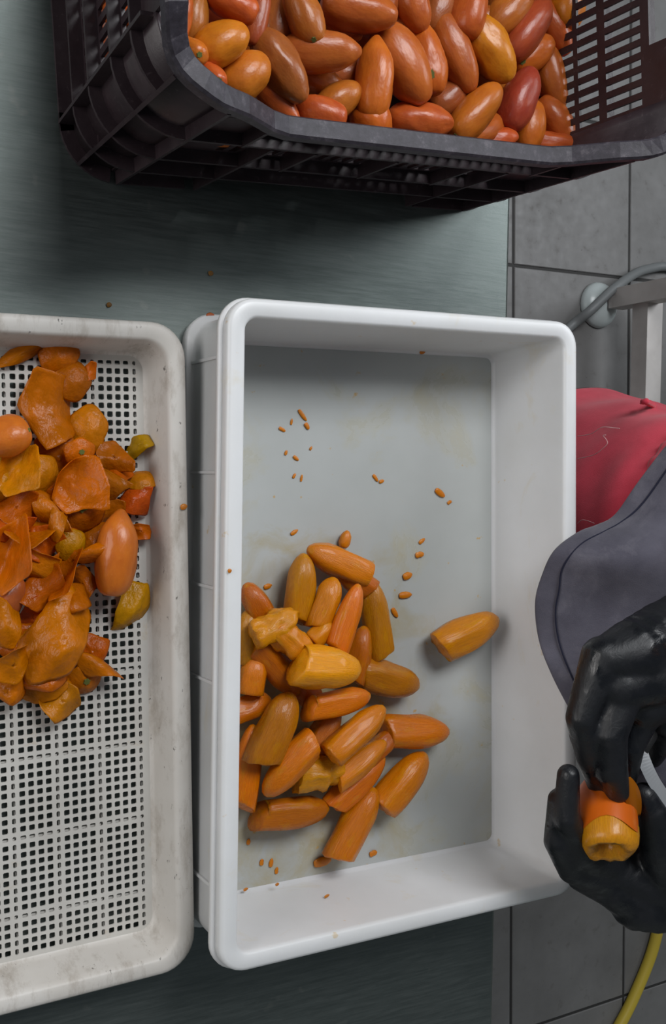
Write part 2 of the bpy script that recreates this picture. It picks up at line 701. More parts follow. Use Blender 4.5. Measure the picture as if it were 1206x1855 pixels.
def wmap(p):
    q = wc(p.x / WWd, p.y / WL)
    return Vector((q.x, q.y, TZ + p.z))


crate = empty('white_crate', (0.565, -0.137, TZ))
tag(crate, 'clean white plastic crate holding the peeled tomatoes', 'crate')


def wring(ix, iy, z, r):
    return [wmap(p) for p in rrect(ix, WWd - ix, iy, WL - iy, r, z)]


inner = [wring(0.000, 0.000, 0.094, 0.026), wring(0.000, 0.000, 0.108, 0.026), wring(0.0012, 0.0012, 0.111, 0.025), wring(0.004, 0.004, WH, 0.022),
         wring(0.0145, 0.0145, WH, 0.014), wring(0.0165, 0.0165, 0.1105, 0.012), wring(0.0175, 0.0175, 0.107, 0.012),
         wring(0.0265, 0.0245, 0.010, 0.010), wring(0.0275, 0.0255, 0.0065, 0.010), wring(0.031, 0.029, 0.0045, 0.008)]
# the walls are one thin translucent shell: underside of the rim, outer wall, base ledge
outer = [wring(0.026, 0.026, 0.0, 0.012), wring(0.001, 0.002, 0.000, 0.027), wring(0.000, 0.001, 0.011, 0.027), wring(0.001, 0.003, 0.0145, 0.026),
         wring(0.0060, 0.0075, 0.0165, 0.024), wring(0.0068, 0.008, 0.022, 0.024), wring(0.0068, 0.0075, 0.090, 0.023), wring(0.004, 0.004, 0.0925, 0.024), wring(0.002, 0.002, 0.0935, 0.025)]
mb = MB()
mb.loft(outer + inner, True, False, False)
local(mb.build('shell', M_WHITE, None, True), crate)
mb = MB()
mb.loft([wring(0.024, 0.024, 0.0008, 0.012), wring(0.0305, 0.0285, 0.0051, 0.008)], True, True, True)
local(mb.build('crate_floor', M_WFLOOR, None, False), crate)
# second step of the rim lip
mb = MB()
mb.loft([wring(0.0005, 0.0005, 0.0935, 0.026), wring(-0.0035, -0.002, 0.0945, 0.028), wring(-0.0035, -0.002, 0.0985, 0.028), wring(-0.0025, -0.001, 0.100, 0.028), wring(0.0005, 0.0005, 0.1005, 0.026)])
local(mb.build('rim_lip', M_WHITE, None, True), crate)
for fy in (0.082, 0.255, 0.43, 0.575, 0.885):
    for side in (0, 1):
        m = MB()
        yy = (1 - fy) * WL
        xs = (0.0040, 0.0085) if side == 0 else (WWd - 0.0085, WWd - 0.0040)
        pts = []
        for yv in (yy - 0.0013, yy + 0.0013):
            pts.append([wmap(Vector((xs[0], yv, 0.012))), wmap(Vector((xs[1], yv, 0.012))), wmap(Vector((xs[1], yv, 0.092))), wmap(Vector((xs[0] + (0.001 if side == 0 else -0.001), yv, 0.092)))])
        m.loft(pts, True, True, True)
        local(m.build('rib', M_WHITE), crate)
for fx in (0.2, 0.5, 0.8):
    for side in (0, 1):
        m = MB()
        xx = fx * WWd
        ys = (0.0045, 0.0175) if side == 0 else (WL - 0.0175, WL - 0.0045)
        pts = []
        for xv in (xx - 0.0013, xx + 0.0013):
            pts.append([wmap(Vector((xv, ys[0], 0.012))), wmap(Vector((xv, ys[1], 0.012))), wmap(Vector((xv, ys[1], 0.092))), wmap(Vector((xv, ys[0], 0.092)))])
        m.loft(pts, True, True, True)
        local(m.build('rib', M_WHITE), crate)

# ---- the perforated tray on the left
PW, PL, PH = 0.40, 0.594, 0.050
pr = Vector((0.3469, 0.1390, 0))
pr2 = Vector((0.3652, -0.4565, 0))
dv = (pr2 - pr).normalized()
du = Vector((dv.y, -dv.x, 0))  # towards -x
if du.x > 0: du = -du


def pmap(p):
    q = pr + du * (PW - p.x) + dv * (PL - p.y)
    return Vector((q.x, q.y, TZ + p.z))


tray = empty('perforated_crate', tuple(pmap(Vector((PW / 2, PL / 2, 0)))))
tag(tray, 'grimy white perforated crate holding the tomato skins', 'crate')


def pring(i, z, r, iy=None):
    iy = i if iy is None else iy
    return [pmap(p) for p in rrect(i, PW - i, iy, PL - iy, r, z)]


FZ = 0.0075
mb = MB()
mb.loft([pring(0.004, 0.040, 0.030), pring(0.0, 0.041, 0.032), pring(0.0, 0.047, 0.032), pring(0.002, 0.0495, 0.031), pring(0.005, PH, 0.029), pring(0.0135, PH, 0.024),
         pring(0.016, 0.048, 0.022), pring(0.0175, 0.044, 0.022), pring(0.0235, 0.014, 0.016), pring(0.0245, FZ + 0.0012, 0.016), pring(0.0265, FZ, 0.014)])
local(mb.build('rim', M_DIRTY, None, True), tray)
mb = MB()
mb.loft([pring(0.004, 0.040, 0.030), pring(0.0115, 0.039, 0.028), pring(0.017, 0.003, 0.022), pring(0.017, 0.0, 0.022), pring(0.024, 0.0, 0.018), pring(0.024, FZ - 0.003, 0.018)])
local(mb.build('outer_wall', M_DIRTY, None, True), tray)
# floor grid with square holes
PIT = 0.00787
nx, ny = 43, 68
gx0p, gy0p = 0.030 - 0.0012, 0.030 - 0.0012
ix0, ix1, iy0, iy1 = 0.024, PW - 0.024, 0.024, PL - 0.024
ox = (PW - nx * PIT) / 2
oy = (PL - ny * PIT) / 2
mb = MB()
vid = {}


def gv(x, y):
    k = (round(x * 1e6), round(y * 1e6))
    if k not in vid:
        vid[k] = len(mb.v)
        mb.v.append(pmap(Vector((x, y, FZ))))
    return vid[k]


hs_ = 0.0026
cr = 0.0008
for i in range(nx):
    for j in range(ny):
        xa, ya = ox + i * PIT, oy + j * PIT
        xb, yb = xa + PIT, ya + PIT
        cx, cy = (xa + xb) / 2, (ya + yb) / 2
        # every fifth line of holes runs over an underside rib and is narrower
        hx = hs_ * (0.62 if i % 5 == 2 else 1.0)
        hy = hs_ * (0.70 if j % 9 == 4 else 1.0)
        c = [gv(xa, ya), gv(xb, ya), gv(xb, yb), gv(xa, yb)]
        h = [gv(cx - hx + cr, cy - hy), gv(cx + hx - cr, cy - hy), gv(cx + hx, cy - hy + cr), gv(cx + hx, cy + hy - cr),
             gv(cx + hx - cr, cy + hy), gv(cx - hx + cr, cy + hy), gv(cx - hx, cy + hy - cr), gv(cx - hx, cy - hy + cr)]
        mb.f += [(c[0], c[1], h[1], h[0]), (c[1], h[2], h[1]), (c[1], c[2], h[3], h[2]), (c[2], h[4], h[3]),
                 (c[2], c[3], h[5], h[4]), (c[3], h[6], h[5]), (c[3], c[0], h[7], h[6]), (c[0], h[0], h[7])]
# plain margin around the grid
gxs = [ix0, ox, ox + nx * PIT, ix1]
gys = [iy0, oy, oy + ny * PIT, iy1]
for i in range(3):
    for j in range(3):
        if i == 1 and j == 1: continue
        mb.f.append((gv(gxs[i], gys[j]), gv(gxs[i + 1], gys[j]), gv(gxs[i + 1], gys[j + 1]), gv(gxs[i], gys[j + 1])))
pf = local(mb.build('perforated_floor', M_DFLOOR), tray)
modifier(pf, 'SOLIDIFY', thickness=0.0016, offset=-1)
# underside ribs seen through the holes
m = MB()
for i in range(nx + 1):
    if i % 5 == 2:
        x = ox + (i + 0.72) * PIT
        a, b = pmap(Vector((x, oy, 0))), pmap(Vector((x, oy + ny * PIT, 0)))
        m.loft([[a + Vector((-0.001, 0, 0.001)), a + Vector((0.001, 0, 0.001)), a + Vector((0.001, 0, FZ - 0.0028)), a + Vector((-0.001, 0, FZ - 0.0028))],
                [b + Vector((-0.001, 0, 0.001)), b + Vector((0.001, 0, 0.001)), b + Vector((0.001, 0, FZ - 0.0028)), b + Vector((-0.001, 0, FZ - 0.0028))]], True, True, True)
for j in range(ny + 1):
    if j % 9 == 4:
        y = oy + (j + 0.3) * PIT
        a, b = pmap(Vector((ox, y, 0))), pmap(Vector((ox + nx * PIT, y, 0)))
        m.loft([[a + Vector((0, -0.001, 0.001)), a + Vector((0, 0.001, 0.001)), a + Vector((0, 0.001, FZ - 0.0028)), a + Vector((0, -0.001, FZ - 0.0028))],
                [b + Vector((0, -0.001, 0.001)), b + Vector((0, 0.001, 0.001)), b + Vector((0, 0.001, FZ - 0.0028)), b + Vector((0, -0.001, FZ - 0.0028))]], True, True, True)
local(m.build('underside_ribs', M_DFLOOR), tray)

# ---- the dark harvest crate
DX, DY, DA = 0.490, 0.30, 0.0768
D0 = Vector((0.2475, 0.2640, TZ))           # outer near-left corner of the foot print
dax = Vector((math.cos(DA), math.sin(DA), 0))
day = Vector((-math.sin(DA), math.cos(DA), 0))


def dmap(p):
    return D0 + dax * p.x + day * p.y + Vector((0, 0, p.z))


dark = empty('harvest_crate', tuple(dmap(Vector((DX / 2, DY / 2, 0)))))
tag(dark, 'dark brown slatted plastic harvest crate heaped with whole tomatoes', 'crate')
DR = 0.050
HB, HT = 0.222, 0.278    # rim height along the sides, and at the raised corners


def perim(off, n_side=24, seg=10):
    """perimeter samples (point, outward normal, tag) of the rounded foot print, starting near-left, running along the near side"""
    out = []
    r = DR
    xs, ys = DX, DY
    segs = []
    # near side left->right
    for k in range(n_side + 1):
        out.append((Vector((r + (xs - 2 * r) * k / n_side, 0, 0)), Vector((0, -1, 0))))
    for k in range(1, seg):
        a = -PI / 2 + PI / 2 * k / seg
        out.append((Vector((xs - r + r * math.cos(a), r + r * math.sin(a), 0)), Vector((math.cos(a), math.sin(a), 0))))
    for k in range(n_side + 1):
        out.append((Vector((xs, r + (ys - 2 * r) * k / n_side, 0)), Vector((1, 0, 0))))
    for k in range(1, seg):
        a = PI / 2 * k / seg
        out.append((Vector((xs - r + r * math.cos(a), ys - r + r * math.sin(a), 0)), Vector((math.cos(a), math.sin(a), 0))))
    for k in range(n_side + 1):
        out.append((Vector((xs - r - (xs - 2 * r) * k / n_side, ys, 0)), Vector((0, 1, 0))))
    for k in range(1, seg):
        a = PI / 2 + PI / 2 * k / seg
        out.append((Vector((r + r * math.cos(a), ys - r + r * math.sin(a), 0)), Vector((math.cos(a), math.sin(a), 0))))
    for k in range(n_side + 1):
        out.append((Vector((0, ys - r - (ys - 2 * r) * k / n_side, 0)), Vector((-1, 0, 0))))
    for k in range(1, seg):
        a = PI + PI / 2 * k / seg
        out.append((Vector((r + r * math.cos(a), r + r * math.sin(a), 0)), Vector((math.cos(a), math.sin(a), 0))))
    return [(p + n * off, n) for p, n in out]


def rim_h(p):
    """raised corners and ends, lower along the two long sides"""
    d = min(p.x, DX - p.x)
    e = min(p.y, DY - p.y)
    if d < 0.04 and e > 0.016:                    # the two ends carry the hand holes and stand highest
        t = min(1.0, (e - 0.016) / 0.030)
        return HT + 0.024 * t * t * (3 - 2 * t)
    key = [(0.0, HT), (0.03, HT - 0.002), (0.060, HT - 0.018), (0.070, HT - 0.024), (0.108, HB + 0.001), (0.13, HB), (1.0, HB)]
    for (a, ha), (b, hb) in zip(key, key[1:]):
        if d <= b:
            return ha + (hb - ha) * max(0.0, (d - a) / (b - a))
    return HB


WALLIN = -0.014


def woff(z):
    """the walls lean outwards: inset of the wall from the foot print at height z"""
    return -0.014 + 0.015 * z / 0.26


def fout(z):
    return 0.010 * z / 0.24


def sweep(prof, pts):
    """prof: list of (out, z or callable) closed profile"""
    m = MB()
    rings = []
    for p, n in pts:
        h = rim_h(p)
        rings.append([dmap(p + n * o + Vector((0, 0, z(h) if callable(z) else z))) for o, z in prof])
    rings.append(rings[0])
    m.loft(rings, True)
    return m


pp = perim(0)
# scuffed rim: a flat top with an outer skirt
rim = sweep([(-0.004, lambda h: h - 0.012), (-0.0055, lambda h: h - 0.002), (-0.004, lambda h: h), (0.009, lambda h: h), (0.011, lambda h: h - 0.002), (0.011, lambda h: h - 0.011), (0.009, lambda h: h - 0.011), (0.008, lambda h: h - 0.004), (-0.001, lambda h: h - 0.004), (-0.001, lambda h: h - 0.012)], pp)
local(rim.build('rim', M_RIM), dark)


def flange(z, o1, th=0.0035, pts=None, name='flange', rng=None):
    m = MB()
    q = pp if pts is None else pts
    rings = []
    for p, n in q:
        if rng and not rng(p):
            if rings:
                m.loft(rings, True, True, True)
                local(m.build(name, M_DARK), dark)
                m, rings = MB(), []
            continue
        rings.append([dmap(p + n * o + Vector((0, 0, zz))) for o, zz in ((woff(z), z), (o1, z), (o1, z + th), (woff(z), z + th))])
    if rng is None:
        rings.append(rings[0])
        m.loft(rings, True)
    elif rings:
        m.loft(rings, True, True, True)
    if m.f: local(m.build(name, M_DARK), dark)


for z in (0.052, 0.105, 0.1725):
    flange(z, fout(z))
flange(0.2255, fout(0.2255), rng=lambda p: 0.012 < p.y < DY - 0.012)
flange(0.0, 0.0, 0.004, rng=lambda p: (p.x < 0.125 or p.x > DX - 0.125) and not (0.06 < p.y < DY - 0.06))
flange(0.0, 0.0, 0.004, rng=lambda p: 0.04 < p.y < DY - 0.04)


def panel(origin, axis, nrm, length, zlo, ztop, slots, thick=0.003, name='wall_panel'):
    """flat wall with rectangular openings; slots: list of (s0, s1, z0, z1)"""
    ss = sorted({0.0, length} | {s for q in slots for s in q[:2]})
    zs = sorted({zlo, ztop} | {z for q in slots for z in q[2:]})
    m = MB()
    idx = {}

    def g(i, j):
        if (i, j) not in idx:
            idx[(i, j)] = len(m.v)
            m.v.append(dmap(origin + axis * ss[i] + nrm * woff(zs[j]) + Vector((0, 0, zs[j]))))
        return idx[(i, j)]
    for i in range(len(ss) - 1):
        for j in range(len(zs) - 1):
            cs, cz = (ss[i] + ss[i + 1]) / 2, (zs[j] + zs[j + 1]) / 2
            if any(q[0] < cs < q[1] and q[2] < cz < q[3] for q in slots): continue
            m.f.append((g(i, j), g(i + 1, j), g(i + 1, j + 1), g(i, j + 1)))
    o = local(m.build(name, M_DARK), dark)
    modifier(o, 'SOLIDIFY', thickness=thick, offset=0)
    return o


def slotrow(s0, s1, pitch, w, zr):
    out = []
    s = s0
    while s + w <= s1 + 1e-6:
        for z0, z1 in zr:
            out.append((s, s + w, z0, z1))
        s += pitch
    return out


X, Y = Vector((1, 0, 0)), Vector((0, 1, 0))
endz = [(0.024, 0.048), (0.060, 0.100), (0.112, 0.137), (0.143, 0.169), (0.179, 0.222)]
hand = [(DY / 2 - DR - 0.046, DY / 2 - DR + 0.046, 0.232, 0.272)]
for ox_, sg in ((0.0, -1), (DX, 1)):
    panel(Vector((ox_, DR, 0)), Y, X * sg, DY - 2 * DR, 0.0, HT + 0.019, slotrow(0.003, DY - 2 * DR - 0.002, 0.0121, 0.0062, endz) + hand, name='end_wall')
sidez = [(0.060, 0.076), (0.084, 0.100), (0.114, 0.134), (0.142, 0.164), (0.182, 0.206)]
for oy_, sg in ((0.0, -1), (DY, 1)):
    panel(Vector((DR, oy_, 0)), X, Y * sg, DX - 2 * DR, 0.052, HB - 0.004, slotrow(0.050, DX - 2 * DR - 0.05, 0.0118, 0.0066, sidez), name='side_wall')
    # upper strips of the raised ends of the long sides
    for xa, xb, flip in ((DR, 0.108, 0), (DX - 0.108, DX - DR, 1)):
        m = MB()
        zt = [(xa, HT - 0.014), (0.060, HT - 0.021), (0.070, HT - 0.027), (0.110, HB - 0.003)] if not flip else [(DX - 0.110, HB - 0.003), (DX - 0.070, HT - 0.027), (DX - 0.060, HT - 0.021), (xb, HT - 0.014)]
        m.loft([[dmap(Vector((x, oy_, 0)) + Y * sg * woff(HB - 0.006) + Vector((0, 0, HB - 0.006))) for x, z in zt], [dmap(Vector((x, oy_, 0)) + Y * sg * woff(z) + Vector((0, 0, z))) for x, z in zt]], False)
        o = local(m.build('side_wall_gusset', M_DARK), dark)
        modifier(o, 'SOLIDIFY', thickness=0.003, offset=0)
# rounded corner walls
for (cx, cy, a0) in ((DR, DR, 180), (DX - DR, DR, 270), (DX - DR, DY - DR, 0), (DR, DY - DR, 90)):
    m = MB()
    rings = []
    for k in range(11):
        a = math.radians(a0 + 9 * k)
        rings.append([dmap(Vector((cx + (DR + woff(z)) * math.cos(a), cy + (DR + woff(z)) * math.sin(a), z))) for z in (0.0, HT - 0.017)])
    m.loft(rings, False)
    o = local(m.build('corner_wall', M_DARK, None, True), dark)
    modifier(o, 'SOLIDIFY', thickness=0.003, offset=0)


def vrib(p, n, zlo, zhi, o1=0.0035, th=0.003):
    m = MB()
    tdir = Vector((-n.y, n.x, 0))
    q = []
    for s in (-1, 1):
        b0 = p + tdir * s * th / 2
        q.append([dmap(b0 + n * woff(zlo) + Vector((0, 0, zlo))), dmap(b0 + n * (fout(zlo) + 0.0008) + Vector((0, 0, zlo))),
                  dmap(b0 + n * (fout(zhi) + 0.0008) + Vector((0, 0, zhi))), dmap(b0 + n * woff(zhi) + Vector((0, 0, zhi)))])
    m.loft(q, True, True, True)
    local(m.build('rib', M_DARK), dark)


for cx, cy, sx, sy in ((DR, DR, -1, -1), (DX - DR, DR, 1, -1), (DX - DR, DY - DR, 1, 1), (DR, DY - DR, -1, 1)):
    n = Vector((sx, sy, 0)).normalized()
    vrib(Vector((cx, cy, 0)) + n * DR, n, 0.002, HT - 0.012)
    vrib(Vector((cx, cy + sy * DR, 0)), Vector((0, sy, 0)), 0.002, HT - 0.022)
    vrib(Vector((cx + sx * DR, cy, 0)), Vector((sx, 0, 0)), 0.002, HT - 0.022)
for sy, yy in ((-1, 0.0), (1, DY)):
    for xx, za, zb in ((0.098, 0.1725, HB - 0.004), (0.125, 0.004, 0.1725), (0.165, 0.105, 0.1725), (DX - 0.165, 0.105, 0.1725), (DX - 0.125, 0.004, 0.1725), (DX - 0.098, 0.1725, HB - 0.004), (DX / 2, 0.105, 0.1725)):
        vrib(Vector((xx, yy, 0)), Vector((0, sy, 0)), za, zb)
# feet under the long sides
for sy, yy in ((1, 0.0), (-1, DY)):
    for xa, xb in ((DR - 0.005, 0.125), (DX - 0.125, DX - DR + 0.005)):
        m = MB()
        lip = 0.035 if xa < 0.1 else -0.035
        q = []
        for dyy in (0.011, 0.0145):
            p = [Vector((xa, yy + sy * dyy, 0.0)), Vector((xb, yy + sy * dyy, 0.0)), Vector((xb + (lip if lip > 0 else 0), yy + sy * dyy, 0.054)), Vector((xa + (lip if lip < 0 else 0), yy + sy * dyy, 0.054))]
            q.append([dmap(v) for v in p])
        m.loft(q, True, True, True)
        local(m.build('foot', M_DARK), dark)
m = MB()
m.box((0, 0, 0), (DX - 0.034, DY - 0.034, 0.004))
o = m.build('crate_floor', M_DARK)
o.data.transform(Matrix.Translation(dmap(Vector((DX / 2, DY / 2, 0.056)))) @ Matrix.Rotation(DA, 4, 'Z'))
local(o, dark)


# ------------------------------------------------------------------ tomatoes
def tomato_mesh(name, seed, point=0.25, dent=0.0, mat=None, bend=0.0, seg=22, rings=16):
    """unit plum tomato along x, length 2, radius 1 (scaled per tomato)"""
    rnd = random.Random(seed)
    off = Vector((rnd.uniform(0, 50), rnd.uniform(0, 50), rnd.uniform(0, 50)))
    mb = MB()
    vs_, fs = [Vector((-0.965, 0, 0))], []
    for i in range(1, rings):
        a = PI * i / rings
        x = -math.cos(a)
        r = math.sin(a) ** 0.66
        r *= 1.0 - 0.10 * x                       # fuller at the stem end
        if x > 0.45: r *= 1.0 - point * ((x - 0.45) / 0.55) ** 1.6
        for j in range(seg):
            b = 2 * PI * j / seg
            p = Vector((x, r * math.cos(b), r * math.sin(b)))
            k = noise.noise(p * 1.3 + off) * 0.10 + 0.02 * math.cos(3 * b + seed)
            if dent: k -= dent * max(0, noise.noise(p * 2.6 + off * 2)) ** 1.2
            p.y *= 1 + k
            p.z *= 1 + k
            p.z += bend * (x * x - 0.4)
            vs_.append(p)
    vs_.append(Vector((1.0, 0, bend * 0.6)))
    for j in range(seg):
        fs.append((0, 1 + (j + 1) % seg, 1 + j))
    for i in range(rings - 2):
        for j in range(seg):
            k = (j + 1) % seg
            fs.append((1 + i * seg + j, 1 + i * seg + k, 1 + (i + 1) * seg + k, 1 + (i + 1) * seg + j))
    e = len(vs_) - 1
    for j in range(seg):
        fs.append((e, 1 + (rings - 2) * seg + j, 1 + (rings - 2) * seg + (j + 1) % seg))
    me = bpy.data.meshes.new(name)
    me.from_pydata([tuple(v) for v in vs_], [], fs)
    me.materials.append(mat)
    me.polygons.foreach_set('use_smooth', [True] * len(me.polygons))
    return me


def stem_mesh():
    m = MB()
    n = 12
    r0 = [Vector((-1.0, 0.09 * (1 + 0.35 * (k % 2)) * math.cos(2 * PI * k / n), 0.09 * (1 + 0.35 * (k % 2)) * math.sin(2 * PI * k / n))) for k in range(n)]
    r1 = [Vector((v.x + 0.06, v.y * 1.1, v.z * 1.1)) for v in r0]
    m.loft([r1, r0], True, False, True)
    me = bpy.data.meshes.new('stem_scar')
    me.from_pydata([tuple(v) for v in m.v], [], m.f)
    me.materials.append(M_STEM)
    return me


TOM = [tomato_mesh('plum_tomato', 11, 0.15, 0.0, M_TOM), tomato_mesh('plum_tomato', 12, 0.45, 0.0, M_TOM, 0.05),
       tomato_mesh('plum_tomato', 13, 0.25, 0.30, M_TOM), tomato_mesh('plum_tomato', 14, 0.1, 0.12, M_TOM, 0.08), tomato_mesh('plum_tomato', 15, 0.55, 0.1, M_TOM, -0.05)]
STEM = stem_mesh()


def img_dir(u, v, h, ang, mix=1.0):
    """horizontal world direction that runs at picture angle ang; mix<1 leans it towards the picture plane"""
    a = math.radians(ang)
    p, q = at(u, v, h), at(u + 10 * math.cos(a), v - 10 * math.sin(a), h)
    g = (q - p).normalized()
    c = (ri * math.cos(a) + up * math.sin(a)).normalized()
    return (g * mix + c * (1 - mix)).normalized()


def pose(o, P, d, L, w, hgt, spin=0.0, upv=Vector((0, 0, 1))):
    """scale a unit body (length 2 along x, radius 1) to L x w x hgt, lay x along d"""
    d = d.normalized()
    y = upv.cross(d).normalized()
    z = d.cross(y)
    R = Matrix((d, y, z)).transposed().to_4x4() @ Matrix.Rotation(spin, 4, 'X')
    o.matrix_world = Matrix.Translation(P) @ R @ Matrix.Diagonal((L / 2, w / 2, hgt / 2, 1))


def plen(P, d, px):
    v = (P - CAM).normalized()
    s = math.sqrt(max(0.3, 1 - d.dot(v) ** 2))
    return px * mpp(P) / s


def inside(P, rad):
    """position in crate axes; True when a ball of that radius clears the crate walls"""
    q = P - D0
    x, y = q.dot(dax), q.dot(day)
    e = 0.012 - 0.015 * (q.z / 0.26)
    return e + rad < x < DX - e - rad and e + rad < y < DY - e - rad


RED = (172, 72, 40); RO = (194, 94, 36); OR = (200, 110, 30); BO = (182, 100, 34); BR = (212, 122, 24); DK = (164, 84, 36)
# u, v, picture angle, length px, width px, colour, depth offset, shape, stem (None/1 stem end shown), label
T = [
 (324, 30, 78, 78, 46, RO, .000, 2, 0, 'bright red-orange tomato wedged against the crate rim at top left'),
 (350, 28, 82, 100, 52, BO, -.012, 0, 0, 'brownish orange upright tomato just right of the rim-side red one'),
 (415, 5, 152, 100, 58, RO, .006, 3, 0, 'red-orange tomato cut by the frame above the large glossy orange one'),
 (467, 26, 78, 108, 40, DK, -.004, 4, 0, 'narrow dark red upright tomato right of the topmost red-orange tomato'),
 (401, 79, 28, 104, 70, BR, .010, 0, 1, 'large glossy orange tomato with twin highlights and a green stem scar'),
 (332, 92, 165, 58, 50, OR, -.002, 3, 2, 'small orange tomato touching the rim with its stem scar facing right'),
 (371, 132, 150, 72, 44, RO, .002, 3, 2, 'small red-orange tomato half behind the rim corner, stem scar at right'),
 (443, 138, 40, 92, 76, OR, .004, 0, 0, 'plump round orange tomato below the large glossy orange one'),
 (508, 122, -56, 142, 74, DK, .002, 2, 0, 'long dented red-brown tomato lying diagonally in the left of the heap'),
 (503, 186, -48, 104, 46, RO, -.010, 0, 0, 'slim red-orange tomato tucked under the long dented one'),
 (582, 94, 2, 148, 70, BO, .004, 1, 0, 'long brownish orange tomato lying level with a pointed right end'),
 (549, 26, 112, 112, 64, BO, .004, 0, 1, 'olive-orange tomato at the top with a green scar at its lower end'),
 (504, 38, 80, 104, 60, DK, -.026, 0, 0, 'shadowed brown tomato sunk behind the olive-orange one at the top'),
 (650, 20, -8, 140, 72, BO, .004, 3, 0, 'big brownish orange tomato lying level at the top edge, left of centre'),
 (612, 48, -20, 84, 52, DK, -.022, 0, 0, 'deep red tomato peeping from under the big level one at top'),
 (578, 146, -26, 90, 52, BO, -.020, 0, 0, 'half hidden tan orange tomato under the long level pointed one'),
 (612, 182, 32, 92, 58, BO, -.004, 0, 0, 'small brown-orange tomato lying tilted beside the upright pointed one'),
 (578, 208, 160, 98, 66, RO, .004, 4, 1, 'pear shaped red-orange tomato with stem scar, near the low rim'),
 (672, 229, -80, 74, 76, OR, -.002, 3, 2, 'round orange tomato end with a green scar peeking over the low rim'),
 (678, 142, 86, 146, 66, OR, .012, 4, 0, 'upright orange tomato with a tapered top in the middle of the heap'),
 (727, 118, -58, 156, 84, RO, .002, 0, 0, 'fat red-orange tomato leaning right of the upright tapered one'),
 (773, 106, 102, 128, 62, OR, -.002, 2, 3, 'orange tomato with a green cracked streak near its top'),
 (822, 96, -66, 150, 68, BO, -.004, 0, 0, 'long tan orange tomato leaning between the streaked and the dented one'),
 (886, 90, -56, 134, 78, BR, .010, 2, 0, 'bright orange tomato with wrinkled dents and white glints'),
 (849, 20, 78, 92, 66, RO, .010, 4, 0, 'bright red-orange tomato pointing down at the top, right of centre'),
 (922, 18, 48, 104, 60, BO, -.002, 0, 0, 'olive tan tomato at the top edge between two red ones'),
 (956, 52, 56, 122, 60, RED, .006, 1, 0, 'dark red tomato slanting up to the right above the dotted orange one'),
 (1003, 52, -62, 104, 52, RO, -.002, 0, 0, 'red-orange tomato leaning on the slotted crate wall near the top'),
 (1027, 8, 80, 84, 62, BR, .010, 0, 0, 'yellow-orange tomato at the top right of the heap by the slots'),
 (962, 100, 35, 88, 58, OR, -.006, 0, 3, 'orange tomato with a dark dot between the two dark red ones'),
 (998, 143, -76, 120, 52, BO, -.002, 0, 0, 'tall orange tomato leaning on the slotted crate wall, middle of it'),
 (940, 180, 66, 112, 64, RED, .010, 0, 0, 'smooth dark red tomato standing in the right of the heap'),
 (861, 204, 50, 120, 62, OR, .008, 3, 1, 'orange tomato with a small scar at its lower left, near the low rim'),
 (761, 220, -4, 120, 64, RO, .004, 2, 0, 'wrinkled red-orange tomato lying level just behind the low rim'),
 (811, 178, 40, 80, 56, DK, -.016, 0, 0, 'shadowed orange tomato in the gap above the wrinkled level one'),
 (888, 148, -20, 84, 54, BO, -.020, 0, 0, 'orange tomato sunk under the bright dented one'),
 (884, 232, 28, 92, 46, BO, -.006, 0, 2, 'small tan tomato with a dark stem dot behind the low rim'),
 (896, 254, 10, 84, 44, RO, -.002, 2, 0, 'orange tomato end with a glint showing just over the low rim'),
 (958, 229, 76, 88, 58, OR, -.004, 0, 0, 'orange tomato with a pale glint right of the smooth dark red one'),
 (1006, 222, -56, 104, 56, RO, .000, 0, 0, 'red-orange tomato glinting by the low right corner of the slotted wall'),
 (997, 260, -4, 104, 40, RO, .004, 2, 0, 'flat red-orange tomato at the right end of the low rim'),
 (756, 251, -6, 84, 40, RO, -.010, 0, 0, 'sliver of tomato showing under the wrinkled level one at the rim'),
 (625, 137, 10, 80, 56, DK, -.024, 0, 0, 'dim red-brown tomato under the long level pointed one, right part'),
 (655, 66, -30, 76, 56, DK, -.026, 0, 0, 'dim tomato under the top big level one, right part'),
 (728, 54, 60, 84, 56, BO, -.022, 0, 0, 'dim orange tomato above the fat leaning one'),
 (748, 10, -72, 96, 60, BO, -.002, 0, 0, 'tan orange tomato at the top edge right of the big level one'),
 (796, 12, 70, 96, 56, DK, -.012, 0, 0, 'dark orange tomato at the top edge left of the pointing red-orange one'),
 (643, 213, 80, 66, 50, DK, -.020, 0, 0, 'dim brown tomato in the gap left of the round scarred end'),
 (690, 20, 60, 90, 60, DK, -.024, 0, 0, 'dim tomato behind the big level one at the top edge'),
 (880, 40, 20, 84, 54, BO, -.020, 0, 0, 'half hidden tan tomato above the bright dented one'),
]
rnd = random.Random(3)


def put_scar(o, toward):
    """stem scar on the stem end, on the side turned up to the light"""
    s = inst('stem_scar', STEM, o)
    M = o.matrix_world
    inv = M.inverted()
    vdir = (inv.to_3x3() @ (CAM - M.translation)).normalized()
    n = (Vector((-1, 0, 0)) + vdir * toward).normalized()
    best = max(o.data.vertices, key=lambda q: q.co.normalized().dot(n))
    nn = best.normal.normalized() if best.normal.length > 0.1 else n
    q = nn.to_track_quat('X', 'Z').to_matrix().to_4x4() @ Matrix.Rotation(PI, 4, 'Z')
    sx = M.to_scale()
    k = 0.0165 / max(sx.y, 1e-6)
    s.matrix_local = Matrix.Translation(best.co) @ q @ Matrix.Diagonal((0.4, k * 1.1, k * 1.1, 1)) @ Matrix.Translation((1.0, 0, 0))
    return s


